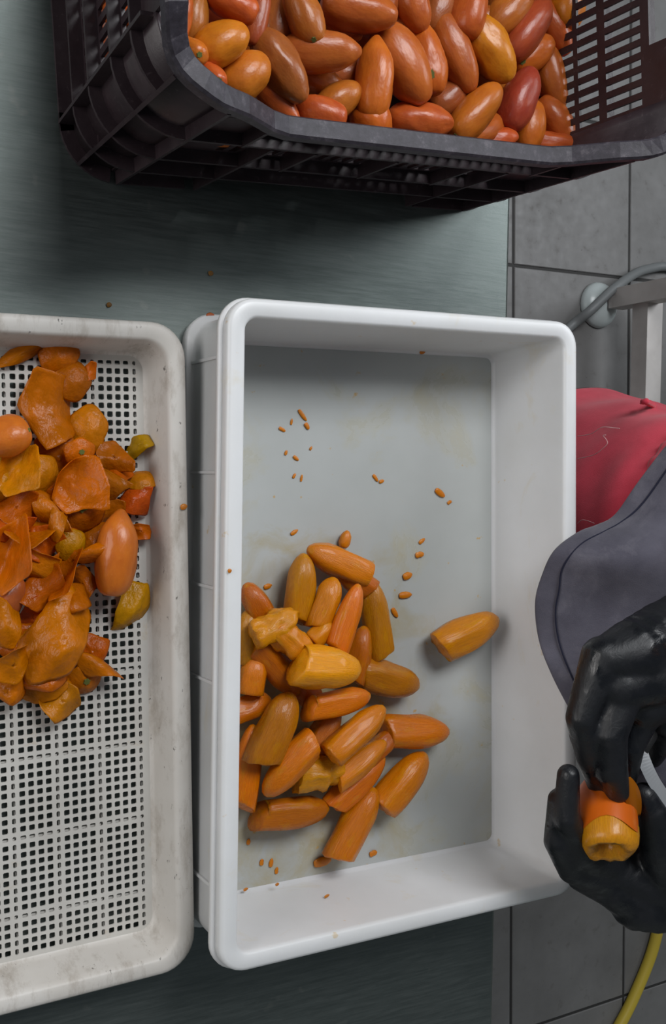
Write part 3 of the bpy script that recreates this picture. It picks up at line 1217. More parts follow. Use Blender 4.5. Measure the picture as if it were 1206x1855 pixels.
def put_tomato(u, v, ang, L, w, c, dz, shp, stem, label, group):
    h = 0.226 - 0.112 * (u - 330) / 680 + dz
    P = at(u, v, h)
    rad = w * mpp(P) / 2
    k = 0
    while not inside(P, rad * 0.92) and k < 60:      # slide down the sight line until it clears the wall
        h -= 0.003
        P = at(u, v, h)
        k += 1
    if k >= 60:
        h = 0.226 - 0.112 * (u - 330) / 680 + dz
        P = at(u, v, h)
    a = ang
    if stem in (2,): a = ang
    mix = 0.45
    d = img_dir(u, v, h, a, mix)
    o = inst('plum_tomato', TOM[shp])
    if stem == 2:                                      # stem end turned to the viewer
        d = (d * 0.55 + (P - CAM).normalized() * 0.62).normalized()
    if stem == 1: 
        # lower / left end is the stem end: x axis points away from it
        d = img_dir(u, v, h, a, mix)
    Lm = plen(P, d, L)
    Lm = max(0.045, min(Lm, 0.082))
    wm = w * mpp(P) * 1.06
    pose(o, P, d, Lm, wm, wm * rnd.uniform(0.94, 1.04), rnd.uniform(0, 6.28))
    j = [rnd.uniform(-8, 8) for _ in range(2)]
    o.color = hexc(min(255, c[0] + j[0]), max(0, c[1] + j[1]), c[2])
    if stem:
        put_scar(o, 2.2 if stem == 3 else 0.62)
    tag(o, label, 'tomato', group)
    return o


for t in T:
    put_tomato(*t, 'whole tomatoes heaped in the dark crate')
# the layer below, glimpsed in the gaps and through the crate slots
for i in range(7):
    for j in range(4):
        if i in (0, 6) and j in (0, 3): continue
        x = 0.030 + i * 0.068 + rnd.uniform(-0.006, 0.006)
        y = 0.032 + j * 0.078 + rnd.uniform(-0.008, 0.008)
        for lay in (0, 1):
            top = 0.165 - 0.115 * i / 6
            z = 0.084 if lay == 0 else 0.128
            if lay == 1 and z > top: continue
            o = inst('plum_tomato', TOM[rnd.randrange(4)])
            P = dmap(Vector((x + (0.01 if 0 < i < 6 else -0.003) * lay, y + (0.012 if j else -0.002) * lay, z)))
            a = rnd.uniform(0, PI)
            if j in (0, 3): a = rnd.uniform(-0.3, 0.3)
            if i in (0, 6): a = PI / 2 + rnd.uniform(-0.3, 0.3)
            pose(o, P, dax * math.cos(a) + day * math.sin(a), 0.064, 0.038, 0.037, rnd.uniform(0, 6))
            o.color = hexc(*rnd.choice([RED, RO, OR, BO]))
            tag(o, 'orange tomato buried low in the dark crate, glimpsed through gaps and slots', 'tomato', 'buried tomatoes in the dark crate')


# ------------------------------------------------------------------ peeled tomatoes in the white crate
def peeled_mesh(name, seed, cut=0.35, torn=0.0, flat=0.0, seg=22, rings=16):
    """peeled plum tomato along x: tapered tip at +x, sliced blunt end at -x, lengthwise fibres"""
    rn = random.Random(seed)
    off = Vector((rn.uniform(0, 50), rn.uniform(0, 50), rn.uniform(0, 50)))
    vs_, fs = [], []
    slant = rn.uniform(-0.2, 0.2)
    planes = []
    for q in range(5):
        a = rn.uniform(0, 2 * PI)
        planes.append(((math.cos(a), math.sin(a)), rn.uniform(0.78, 0.92)))
    xs = [-1 + 2 * (i / (rings - 1)) for i in range(rings)]
    prof = []
    for x in xs:
        t = (x + 1) / 2
        r = (math.sin(PI * min(1, 0.25 + 0.75 * t)) ** 0.38) if t < 0.999 else 0.22
        r = max(r, 0.22) * (1 - 0.06 * t)
        prof.append(r)
    vs_.append(Vector((-1.07, 0, 0)))
    for rr in (0.45, 0.86):
        for j in range(seg):
            b = 2 * PI * j / seg
            p = Vector((-1.06 + (0.03 if rr > 0.5 else 0), prof[0] * rr * math.cos(b), prof[0] * rr * math.sin(b)))
            p.x += slant * p.y / max(0.3, prof[0]) + noise.noise(p * 3 + off) * 0.06
            vs_.append(p)
    for i, x in enumerate(xs):
        for j in range(seg):
            b = 2 * PI * j / seg
            # slightly faceted, fibrous section
            r = prof[i] * (1 + 0.025 * math.cos(5 * b + seed) + 0.02 * math.cos(9 * b + 2 * seed))
            p = Vector((x, r * math.cos(b), r * math.sin(b)))
            if i == 0: p.x += slant * p.y / max(0.3, prof[0])
            k = noise.noise(Vector((p.x * 0.9, p.y * 1.4, p.z * 1.4)) + off) * 0.16
            for (pn, pd) in planes:              # knife facets left by peeling
                dd = p.y * pn[0] + p.z * pn[1] - pd
                if dd > 0:
                    p.y -= pn[0] * dd
                    p.z -= pn[1] * dd
            if torn:
                k += torn * noise.noise(p * 2.4 + off * 3)
                p.x += torn * 0.4 * noise.noise(p * 3.1 + off)
            p.y *= 1 + k
            p.z *= 1 + k * 0.8
            if flat and p.z < 0: p.z *= 1 - flat
            vs_.append(p)
    vs_.append(Vector((1.03, 0, 0)))
    nr = rings + 2
    for j in range(seg):
        fs.append((0, 1 + (j + 1) % seg, 1 + j))
    for i in range(nr - 1):
        for j in range(seg):
            k = (j + 1) % seg
            fs.append((1 + i * seg + j, 1 + i * seg + k, 1 + (i + 1) * seg + k, 1 + (i + 1) * seg + j))
    e = len(vs_) - 1
    for j in range(seg):
        fs.append((e, 1 + (nr - 1) * seg + j, 1 + (nr - 1) * seg + (j + 1) % seg))
    me = bpy.data.meshes.new(name)
    me.from_pydata([tuple(v) for v in vs_], [], fs)
    me.materials.append(M_FLESH)
    me.polygons.foreach_set('use_smooth', [True] * len(me.polygons))
    return me


PEE = [peeled_mesh('peeled_tomato', s, torn=0.0, flat=0.15) for s in (21, 22, 23, 24, 25)] + \
      [peeled_mesh('peeled_tomato', s, torn=0.42) for s in (31, 32)]
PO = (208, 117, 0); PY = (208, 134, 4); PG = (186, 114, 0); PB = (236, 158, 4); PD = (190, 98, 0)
# u, v, angle (towards the tapered tip), length px, width px, layer height of centre above the crate floor, colour, mesh, label
Q = [
 (611, 1019, 155, 116, 64, .022, PO, 0, 'peeled tomato at the top of the peeled heap, sliced end at right'),
 (542, 1062, 82, 118, 64, .024, PG, 1, 'olive-gold peeled tomato standing left of the heap top'),
 (590, 1090, 70, 92, 56, .036, PO, 2, 'small peeled tomato leaning between the olive-gold one and the slit one'),
 (629, 1120, 72, 128, 50, .052, PO, 3, 'slim peeled tomato with a lengthwise slit and flared cut foot'),
 (681, 1119, 98, 142, 56, .022, PG, 4, 'long dull gold peeled tomato on the right of the upper heap'),
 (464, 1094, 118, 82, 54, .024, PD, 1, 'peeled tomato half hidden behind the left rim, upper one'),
 (499, 1131, 30, 88, 56, .048, PY, 5, 'torn wet mushy tomato piece left of the heap centre'),
 (536, 1170, -42, 96, 56, .050, PY, 6, 'yellowish ripped tomato half under the brightest one'),
 (596, 1210, -4, 112, 80, .066, PB, 3, 'brightest yellow-orange peeled tomato lying on top of the heap'),
 (706, 1231, -14, 106, 70, .022, PG, 2, 'gold peeled tomato right of the brightest one, pointed end right'),
 (584, 1144, 40, 52, 42, .042, PY, 0, 'small peeled tomato nub below the slim slit one'),
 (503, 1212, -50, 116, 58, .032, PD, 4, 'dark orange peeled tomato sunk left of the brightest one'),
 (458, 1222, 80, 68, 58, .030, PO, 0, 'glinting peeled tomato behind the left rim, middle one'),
 (615, 1271, 12, 112, 56, .048, PO, 1, 'peeled tomato lying level under the brightest one'),
 (500, 1317, 66, 132, 76, .046, PG, 2, 'large olive-gold peeled tomato in the left of the heap'),
 (648, 1324, 42, 128, 62, .056, PO, 0, 'glossy peeled tomato slanting up right in the lower middle heap'),
 (755, 1325, 0, 114, 66, .022, PO, 4, 'peeled tomato with a dark pointed tip at the heap right edge'),
 (522, 1392, 228, 124, 68, .044, PO, 3, 'peeled tomato slanting over its neighbours at the lower left'),
 (582, 1398, 10, 84, 66, .034, PY, 6, 'broken pulpy tomato between two slanting peeled ones'),
 (656, 1378, 40, 108, 48, .038, PY, 1, 'yellowish thin peeled tomato under the glossy slanting one'),
 (650, 1414, 44, 124, 58, .022, PO, 2, 'peeled tomato lying under the yellowish thin one'),
 (731, 1412, 50, 122, 70, .022, PO, 0, 'peeled tomato in the right lower heap, sliced end at lower left'),
 (645, 1490, 62, 142, 64, .022, PO, 4, 'lowest peeled tomato of the heap, pointing up at the others'),
 (532, 1470, 6, 126, 66, .022, PD, 1, 'dark orange peeled tomato lying level at the heap bottom'),
 (448, 1386, 82, 142, 60, .026, PO, 3, 'long peeled tomato behind the left rim, lowest one'),
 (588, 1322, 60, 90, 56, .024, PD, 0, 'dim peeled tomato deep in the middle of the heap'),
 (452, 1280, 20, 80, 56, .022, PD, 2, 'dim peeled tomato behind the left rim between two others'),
 (850, 1146, 26, 128, 72, .022, PO, 2, 'single peeled tomato lying apart near the right crate wall'),
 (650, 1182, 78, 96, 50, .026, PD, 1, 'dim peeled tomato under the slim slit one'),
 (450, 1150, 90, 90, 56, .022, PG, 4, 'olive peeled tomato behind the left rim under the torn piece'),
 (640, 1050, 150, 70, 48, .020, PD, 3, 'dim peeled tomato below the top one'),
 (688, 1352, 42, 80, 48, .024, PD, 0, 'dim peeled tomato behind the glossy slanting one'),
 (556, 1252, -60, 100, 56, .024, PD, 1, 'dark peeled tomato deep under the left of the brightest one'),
]
rnd = random.Random(5)
for (u, v, ang, L, w, hz, c, k, lab) in Q:
    P = at(u, v, 0.005 + hz)
    d = img_dir(u, v, 0.005 + hz, ang, 0.9)
    wm = w * mpp(P)
    o = inst('peeled_tomato', PEE[k])
    Lm = max(0.030, min(plen(P, d, L), 0.078))
    if P.x - Lm / 2 * abs(d.x) < 0.412:
        P.x = max(P.x, 0.394 + Lm / 2 * abs(d.x) + wm / 2 * (1 - abs(d.x)))
    pose(o, P, d, Lm, wm, wm * 0.92, rnd.uniform(-0.5, 0.5))
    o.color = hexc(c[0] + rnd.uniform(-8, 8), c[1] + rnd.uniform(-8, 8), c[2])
    tag(o, lab, 'tomato', 'peeled tomatoes in the white crate')


# scraps of pulp
def scrap_mesh(seed):
    m = tomato_mesh('tomato_scrap', seed, 0.4, 0.5, M_FLESH, 0.1, 10, 8)
    return m


SCR = [scrap_mesh(s) for s in (41, 42, 43)]
SC = [(625, 977, 75, 34, 22, 'white', 'orange nub of tomato beside the top peeled one'),
      (797, 893, -40, 22, 12, 'white', 'orange scrap with a crumb beside it, upper right crate floor'),
      (814, 910, 30, 9, 7, 'white', None), (680, 866, -55, 16, 7, 'white', None), (691, 872, 20, 10, 7, 'white', None),
      (765, 637, 10, 11, 9, 'white', None), (548, 752, -55, 26, 8, 'white', None), (556, 772, -60, 14, 9, 'white', None), (511, 778, -30, 14, 7, 'white', None), (528, 764, 80, 12, 5, 'white', None),
      (518, 820, 70, 10, 6, 'white', None), (536, 830, -40, 13, 7, 'white', None), (533, 862, 60, 10, 6, 'white', None), (546, 866, 80, 14, 5, 'white', None), (563, 812, 60, 8, 5, 'white', None),
      (533, 964, 35, 16, 8, 'white', None), (760, 1005, 10, 16, 12, 'white', None), (738, 1043, 20, 18, 14, 'white', None), (734, 1078, 5, 24, 13, 'white', 'flat orange scrap nearest the long dull gold peeled tomato'),
      (715, 1110, -60, 20, 10, 'white', None), (764, 980, 40, 14, 8, 'white', None),
      (584, 1561, 15, 34, 18, 'white', 'ragged orange scrap at the near edge of the crate floor'), (676, 1546, 20, 15, 12, 'white', None),
      (474, 1562, 80, 12, 9, 'white', None), (491, 1563, 80, 16, 9, 'white', None), (501, 1577, 80, 12, 8, 'white', None),
      (450, 1525, 80, 11, 8, 'white', None), (485, 1062, 20, 16, 10, 'white', None)]
for (u, v, ang, L, w, where, lab) in SC:
    hz = 0.005 + w * 0.0005 * 0.25
    P = at(u, v, hz)
    if w > 20: P = at(u, v, 0.012)
    d = img_dir(u, v, hz, ang)
    o = inst('tomato_scrap', SCR[rnd.randrange(3)])
    pose(o, P, d, plen(P, d, L), w * mpp(P), w * mpp(P) * (0.9 if w > 20 else 0.5))
    o.color = hexc(206, 120, 0)
    if not lab:
        if u < 600 and v < 900: lab = 'tiny orange crumb in the loose scatter on the upper left crate floor'
        elif v > 1500: lab = 'tiny orange crumb on the crate floor near its lower wall, below the heap'
        elif u > 700 and v > 950: lab = 'tiny orange crumb in the row right of the heap top'
        elif u < 600: lab = 'tiny orange crumb just above the left of the peeled heap'
        elif v < 700: lab = 'lone orange crumb at the far wall of the white crate'
        elif u > 800: lab = 'round crumb beside the larger scrap on the upper right crate floor'
        else: lab = 'orange crumb of a close pair in the middle of the crate floor'
    tag(o, lab, 'tomato scrap', 'crumbs of tomato on the white crate floor')
# scraps on the rims, near wall and table
for (u, v, h, L, w, nm, lab) in ((714, 1668, .085, 14, 9, 'tomato_scrap', 'orange crumb on the near rim wall of the white crate'),
                                 (592, 1623, .05, 11, 6, 'tomato_scrap', 'orange crumb halfway up the near wall of the white crate'),
                                 (445, 1611, .012, 10, 6, 'tomato_scrap', 'orange crumb at the foot of the near wall by the left rim'),
                                 (502, 1602, .02, 8, 6, 'tomato_scrap', 'orange crumb low on the near wall, right of the corner one'),
                                 (333, 918, .0515, 14, 11, 'tomato_scrap', 'orange scrap on the perforated crate rim'),
                                 (416, 1034, .1135, 8, 8, 'tomato_scrap', 'yellow seed crumb on the left rim of the white crate'),
                                 (381, 573, .013, 17, 14, 'tomato_scrap', 'brick red pulp blob on the base ledge of the white crate'),
                                 (382, 495, .0015, 10, 9, 'tomato_scrap', 'brown crumb on the bare steel between the crates'),
                                 (198, 552, .0015, 10, 9, 'tomato_scrap', 'brown crumb on the steel beside the perforated crate')):
    P = at(u, v, h)
    o = inst(nm, SCR[1])
    pose(o, P, Vector((1, 0.3, 0)), L * mpp(P), w * mpp(P), w * mpp(P) * 0.4)
    o.color = hexc(170, 84, 40) if 'brick' in lab else (hexc(120, 84, 30) if 'brown' in lab else hexc(192, 116, 20))
    tag(o, lab, 'tomato scrap')


# ------------------------------------------------------------------ tomato skins in the perforated crate
def peel_mesh(seed, cap=False, curl=0.5, crumple=0.12, spikes=4):
    """a torn piece of skin, unit half-size 1, lying in xy and bulging up"""
    rn = random.Random(seed)
    off = Vector((rn.uniform(0, 60), rn.uniform(0, 60), 0))
    seg, rings = 44, 11
    ph = [rn.uniform(0, 6.28) for _ in range(5)]
    vs_, fs = [Vector((0, 0, 0))], []
    fold = rn.uniform(0, PI)
    fx, fy = math.cos(fold), math.sin(fold)
    # torn outline: a polygon with a few blunt corners
    nc = spikes + 2
    cor = []
    for k in range(nc):
        a = 2 * PI * (k + rn.uniform(-0.3, 0.3)) / nc
        rr = rn.uniform(0.68, 1.16)
        cor.append((rr * math.cos(a), rr * math.sin(a)))

    def outline(b):
        c_, s_2 = math.cos(b), math.sin(b)
        best = 0.5
        for k in range(nc):
            (x1_, y1_), (x2_, y2_) = cor[k], cor[(k + 1) % nc]
            dx, dy = x2_ - x1_, y2_ - y1_
            den = c_ * dy - s_2 * dx
            if abs(den) < 1e-9: continue
            r = (x1_ * dy - y1_ * dx) / den
            q = (x1_ * s_2 - y1_ * c_) / den
            if r > 0 and -1e-6 <= q <= 1 + 1e-6: best = r
        return best

    creases = []
    for k in range(3):
        a = rn.uniform(0, PI)
        creases.append((math.cos(a), math.sin(a), rn.uniform(-0.45, 0.45), rn.choice((-1, 1)) * crumple * rn.uniform(0.9, 1.7)))
    for i in range(1, rings + 1):
        for j in range(seg):
            b = 2 * PI * j / seg
            if cap:
                R = 1 + 0.04 * math.cos(2 * b + ph[0]) + 0.05 * math.cos(5 * b + ph[1])
            else:
                R = 0.2 * (outline(b - 0.08) + outline(b + 0.08)) + 0.6 * outline(b)
                R *= 1 + 0.03 * noise.noise(Vector((math.cos(b) * 5, math.sin(b) * 5, seed)))
            r = R * i / rings
            x, y = r * math.cos(b), r * math.sin(b)
            if cap:
                z = -0.42 * (r ** 2.0) + 0.05 * noise.noise(Vector((x * 1.6, y * 1.6, seed)))
            else:
                s = x * fx + y * fy
                z = -curl * s * s
                for (ax, ay, ac, aa) in creases:
                    q = x * ax + y * ay - ac
                    z += aa * (math.sqrt(q * q + 0.004) - 0.2)
                z += crumple * 0.35 * noise.noise(Vector((x * 1.6, y * 1.6, seed * 0.37)) + off)
                k = max(0, r - 0.66)
                z += k * k * 1.6 * math.sin(2 * b + ph[2])
            vs_.append(Vector((x, y, z)))
    for j in range(seg):
        fs.append((0, 1 + j, 1 + (j + 1) % seg))
    for i in range(rings - 1):
        for j in range(seg):
            k = (j + 1) % seg
            fs.append((1 + i * seg + j, 1 + (i + 1) * seg + j, 1 + (i + 1) * seg + k, 1 + i * seg + k))
    zoff = sum(v.z for v in vs_) / len(vs_)
    for v in vs_: v.z -= zoff
    me = bpy.data.meshes.new('tomato_skin')
    me.from_pydata([tuple(v) for v in vs_], [], fs)
    me.materials.append(M_PEEL)
    me.polygons.foreach_set('use_smooth', [True] * len(me.polygons))
    return me


SK = [peel_mesh(51 + i, curl=(0.35, -0.6, 0.9, -0.35, 0.6)[i % 5], crumple=(0.22, 0.30, 0.18, 0.42, 0.3)[i % 5], spikes=3 + i % 4) for i in range(10)]
CAPM = [peel_mesh(71, True), peel_mesh(72, True)]
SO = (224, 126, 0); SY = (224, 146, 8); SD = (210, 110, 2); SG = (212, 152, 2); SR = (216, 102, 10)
# u, v, angle, length px, width px, height above table, colour, kind (number = sheet, 'c' cap, 'cs' cap with stem), lean (deg), label
S = [
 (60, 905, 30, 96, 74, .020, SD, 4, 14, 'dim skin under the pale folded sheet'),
 (112, 905, -40, 96, 60, .026, SO, 9, 24, 'skin with a lit edge below the translucent half disc'),
 (55, 958, 10, 86, 64, .034, SO, 3, 30, 'skin folded into a peak above the reddish bent one'),
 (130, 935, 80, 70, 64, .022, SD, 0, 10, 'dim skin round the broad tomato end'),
 (60, 1035, -30, 104, 70, .030, SO, 5, 28, 'skin with a pale curled lip left of the angular sheet'),
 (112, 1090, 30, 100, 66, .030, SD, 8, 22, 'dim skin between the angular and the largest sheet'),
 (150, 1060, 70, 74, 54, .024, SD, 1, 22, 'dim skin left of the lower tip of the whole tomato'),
 (42, 1170, 20, 86, 74, .024, SD, 9, 18, 'dim skin beneath the shiny smooth one'),
 (88, 1245, 10, 100, 50, .022, SO, 5, 20, 'skin edge lying along the bottom of the pile'),
 (8, 1245, 10, 84, 60, .026, SO, 8, 20, 'skin at the bottom left corner of the pile'),
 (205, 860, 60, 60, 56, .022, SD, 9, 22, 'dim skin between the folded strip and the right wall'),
 (10, 880, 70, 70, 60, .024, SY, 5, 18, 'pale skin behind the pale folded sheet at the frame edge'),
 (40, 642, 22, 100, 30, .016, SO, 2, 6, 'thin tapering strip of skin at the top left of the perforated crate'),
 (107, 643, 10, 60, 50, .018, SO, 'c', 8, 'round skin cap at the tip of the thin tapering strip'),
 (130, 690, 70, 60, 56, .020, SD, 'c', 20, 'round dark orange skin cap below the topmost cap'),
 (158, 676, 30, 46, 34, .018, SO, 1, 14, 'small curled skin tail beside the dark orange cap'),
 (94, 750, 100, 150, 92, .022, SO, 0, 10, 'large flat sheet of skin in the upper pile'),
 (158, 778, 80, 74, 58, .018, SY, 'c', 12, 'translucent round skin disc right of the large upper sheet'),
 (104, 830, 60, 90, 80, .018, SD, 4, 15, 'dark skin sheet under the lower edge of the large upper one'),
 (145, 820, 15, 46, 42, .036, SO, 'cs', 6, 'small tomato end with a green scar in the middle of the skins'),
 (35, 856, 60, 92, 58, .036, SY, 3, 18, 'pale folded skin sheet left of the translucent half disc'),
 (80, 864, 70, 66, 58, .030, SY, 'c', 16, 'translucent half disc of skin beside the pale folded sheet'),
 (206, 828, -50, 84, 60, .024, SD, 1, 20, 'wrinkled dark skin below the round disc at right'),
 (252, 806, 40, 52, 36, .018, SG, 8, 14, 'olive yellow flag of skin touching the right wall, upper one'),
 (140, 880, 60, 100, 70, .038, SO, 3, 22, 'creased skin sheet with a sharp corner in the middle'),
 (194, 872, -35, 84, 48, .034, SD, 2, 25, 'folded strip of skin right of the sharp cornered sheet'),
 (257, 868, 10, 44, 38, .020, SY, 'c', 24, 'small skin cap near the right wall above the red curl'),
 (246, 909, 5, 66, 52, .026, SR, 2, 10, 'red-orange curled skin against the right wall'),
 (143, 922, 30, 92, 80, .030, SD, 'cs', 12, 'broad tomato end with a scar under the sharp cornered sheet'),
 (30, 920, 20, 90, 60, .030, SD, 1, 15, 'shadowed skin left of the broad tomato end'),
 (88, 930, -60, 100, 48, .036, SO, 2, 22, 'rolled skin strip running down to the slim upright piece'),
 (24, 1010, 75, 130, 66, .042, SO, 3, 18, 'big glossy folded sheet at the left edge of the crate'),
 (103, 952, 78, 66, 32, .046, SO, 2, 12, 'slim upright piece of skin with a grey scuff'),
 (80, 990, 50, 80, 66, .036, SR, 0, 20, 'reddish bent skin in the middle left of the pile'),
 (130, 988, 60, 50, 44, .036, SG, 'c', 10, 'olive skin cap left of the whole tomato'),
 (160, 975, 30, 70, 54, .022, SD, 4, 12, 'shadowed skin behind the whole tomato'),
 (120, 1045, 60, 96, 64, .044, SO, 3, 26, 'angular upright skin sheet in the pile centre'),
 (176, 998, 25, 84, 30, .044, SO, 7, 20, 'pointed skin flap leaning on the whole tomato'),
 (255, 962, -10, 50, 26, .018, SD, 6, 10, 'narrow skin tongue between whole tomato and right wall'),
 (250, 1098, 62, 106, 60, .018, SG, 5, 8, 'olive yellow leaf of skin lying apart near the right wall'),
 (112, 1158, 68, 168, 100, .048, SO, 9, 14, 'largest skin sheet, shield shaped, with a rolled ragged top'),
 (70, 1070, 40, 100, 60, .036, SD, 0, 18, 'dark skin strip above the largest sheet'),
 (16, 1130, 85, 100, 56, .046, SO, 2, 10, 'shiny smooth skin at the left edge beside the largest sheet'),
 (60, 1120, 70, 90, 60, .026, SR, 1, 15, 'deep red skin sunk left of the largest sheet'),
 (165, 1182, 20, 60, 56, .020, SD, 4, 16, 'dim skin right of the lower half of the largest sheet'),
 (180, 1206, -25, 84, 34, .030, SO, 7, 20, 'curled strip drooping to a point at lower right of the pile'),
 (153, 1234, 20, 54, 54, .020, SO, 'cs', 14, 'lowest tomato end with a green scar'),
 (24, 1205, 60, 96, 66, .044, SO, 1, 18, 'glossy crumpled skin at the lower left edge'),
 (70, 1225, 20, 110, 56, .034, SD, 8, 15, 'curved skin band under the tip of the largest sheet'),
 (112, 1270, -68, 84, 62, .022, SY, 6, 14, 'pointed yellowish skin hanging out at the bottom of the pile'),
 (20, 960, 0, 90, 50, .030, SR, 2, 12, 'red skin above the big glossy folded sheet'),
 (6, 830, 80, 60, 50, .020, SY, 4, 12, 'pale skin cut by the left frame edge'),
 (60, 1180, 80, 70, 60, .030, SO, 4, 20, 'orange skin between largest sheet and the lower left crumple'),
 (190, 930, 20, 70, 50, .022, SD, 0, 14, 'shadowed skin above the whole tomato'),
]
rnd = random.Random(9)
for (u, v, ang, L, w, h, c, k, lean, lab) in S:
    P = at(u, v, h)
    d = img_dir(u, v, h, ang, 0.7)
    me = CAPM[rnd.randrange(2)] if isinstance(k, str) else SK[k]
    o = inst('tomato_skin', me)
    a = math.radians(lean * 1.7)
    tilt = Vector((rnd.uniform(-1, 1) * math.sin(a), rnd.uniform(-1, 1) * math.sin(a), math.cos(a))).normalized()
    Lm, wm = plen(P, d, L) * 1.20, w * mpp(P) * 1.28
    y = tilt.cross(d).normalized()
    z = d.cross(y)
    R = Matrix((d, y, z)).transposed().to_4x4()
    hz = 0.5 * min(Lm, wm) if isinstance(k, str) else 0.5 * (Lm * wm) ** 0.5
    o.matrix_world = Matrix.Translation(P) @ R @ Matrix.Diagonal((Lm / 2, wm / 2, hz, 1))
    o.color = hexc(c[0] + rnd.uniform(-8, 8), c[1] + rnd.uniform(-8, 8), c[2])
    modifier(o, 'SOLIDIFY', thickness=0.010, offset=0)
    if k == 'cs':
        s = inst('stem_scar', STEM, o)
        s.matrix_local = Matrix.Translation((0.1, 0.05, 0.22)) @ Matrix.Rotation(PI / 2, 4, 'Y') @ Matrix.Translation((0.98, 0, 0)) @ Matrix.Diagonal((1, 1.6, 1.6, 1))
    tag(o, lab, 'tomato skin', 'tomato skins heaped in the perforated crate')
for (u, v, ang, L, w, h, c, shp, lab) in ((212, 1001, 84, 160, 78, .038, OR, 4, 'whole orange tomato lying among the skins'),
                                          (10, 792, 20, 90, 74, .034, OR, 0, 'unpeeled tomato cut by the left frame edge, scar at its end'),
                                          (12, 1085, 60, 90, 60, .030, DK, 0, 'dark tomato half buried under the glossy sheets'),):
    P = at(u, v, h)
    d = img_dir(u, v, h, ang, 0.8)
    o = inst('plum_tomato', TOM[shp])
    if 'scar' in lab: d = -d
    pose(o, P, d, plen(P, d, L), w * mpp(P), w * mpp(P) * 0.9, 0.4)
    o.color = hexc(*c)
    if 'scar' in lab: put_scar(o, 0.6)
    tag(o, lab, 'tomato')


# ------------------------------------------------------------------ things on the floor at the right
FH = -TZ
rack = empty('steel_bench', (1.70, 0.40, 0))
tag(rack, 'stainless steel bench frame with a levelling foot behind the person', 'bench')
lx, ly = 1.676, 0.408
BH = 0.86
legs = [(lx, ly), (lx, ly - 0.77), (lx + 0.55, ly), (lx + 0.55, ly - 0.77)]
for k, (x, y) in enumerate(legs):
    m = MB()
    m.box((x, y, (BH - 0.05 + 0.035) / 2), (0.042, 0.042, BH - 0.05 - 0.035))
    lg = local(m.build('leg', M_FRAME), rack)
    m = MB()
    prof = [(0.049, 0.0), (0.051, 0.004), (0.048, 0.013), (0.038, 0.023), (0.022, 0.0285), (0.0, 0.030)]
    fx_, fy_ = (x - 0.030, y - 0.012) if k == 0 else (x, y)
    m.loft([[Vector((x - 0.022 + r * math.cos(2 * PI * j / 28), y - 0.010 + r * math.sin(2 * PI * j / 28), z)) for j in range(28)] for r, z in prof])
    ft = m.build('levelling_foot', M_FOOT, None, True)
    ft.parent = lg
    m = MB()
    m.tube([(x - 0.012, y - 0.006, 0.018), (x - 0.004, y - 0.002, 0.040)], 0.010, 12)
    bt = m.build('threaded_bolt', M_FRAME)
    bt.parent = lg
for x, ya, yb in ((lx, ly - 0.017, ly - 0.77 + 0.017), (lx + 0.55, ly - 0.017, ly - 0.77 + 0.017)):
    m = MB()
    m.box((x + 0.012, (ya + yb) / 2, 0.118), (0.044, abs(ya - yb), 0.044))
    local(m.build('stretcher_rail', M_FRAME), rack)
m = MB()
m.box((lx + 0.275, ly - 0.385, BH - 0.025), (0.65, 0.87, 0.05))
local(m.build('bench_top', M_STEEL), rack)

pts = [at(980, 640, FH + 0.012), at(1035, 590, FH + 0.014), at(1070, 562, FH + 0.045), at(1110, 524, FH + 0.05), at(1150, 496, FH + 0.03), at(1180, 486, FH + 0.014), at(1206, 483, FH + 0.012), at(1250, 490, FH + 0.012), at(1320, 520, FH + 0.012)]
m = MB()
m.tube(catmull(pts, 8), 0.0105, 14)
tag(m.build('rubber_hose', M_CABLE, None, True), 'grey rubber hose arching over the pale levelling foot', 'hose')
pts = [at(1010, 2020, FH + .014), at(1075, 1935, FH + .014), at(1128, 1846, FH + .014), at(1160, 1778, FH + .014), at(1182, 1720, FH + .014), at(1196, 1660, FH + .014), at(1204, 1600, FH + .014)]
m = MB()
m.tube(catmull(pts, 8), 0.0132, 14)
tag(m.build('yellow_hose', M_YELLOW, None, True), 'yellow hose running over the floor tiles at lower right', 'hose')

# ------------------------------------------------------------------ the person at the table
BX, BY = 1.00, -0.115
person = empty('person', (BX, BY, 0))
tag(person, 'person in red trousers, charcoal apron and black gloves peeling a tomato', 'person')


def pl(o):
    return local(o, person)


def zz(x, y, z):
    return Vector((x, y, TZ + z))


# body: one continuous figure (head, neck, torso, arms, legs)
m = MB()
m.chain([zz(BX + .02, BY, 0.0), zz(BX + .03, BY, .18), zz(BX + .03, BY, .34), zz(BX + .02, BY, .44)], [.12, .11, .12, .10])
for s in (-1, 1):
    m.chain([zz(BX + .02, BY + s * .07, .0), zz(BX + .02, BY + s * .075, .18), zz(BX + .02, BY + s * .08, .40)], [.09, .085, .085])
    m.chain([zz(BX + .02, BY + s * .09, .0), zz(BX + .03, BY + s * .10, -.36), zz(BX + .05, BY + s * .10, -.72), zz(BX + .02, BY + s * .10, -.775), zz(BX - .10, BY + s * .11, -.79)], [.085, .06, .04, .035, .025])
m.chain([zz(BX + .02, BY, .44), zz(BX, BY, .53), zz(BX - .03, BY, .57)], [.06, .05, .055])
m.chain([zz(BX - .03, BY, .60), zz(BX - .06, BY, .69)], [.075, .085])
m.chain([zz(BX - .13, BY, .665), zz(BX - .145, BY, .635)], [.010, .016])
for s in (-1, 1):
    m.sphere(zz(BX - .04, BY + s * .085, .65), .018)
RW = at(1262, 1118, .225)
LW = at(1290, 1640, .190)
RE = zz(1.06, .135, .30)
LE = zz(1.08, -.47, .26)
m.chain([zz(BX + .02, BY + .15, .42), RE, RW], [.055, .045, .030])
m.chain([zz(BX + .02, BY - .15, .42), LE, LW], [.055, .045, .030])
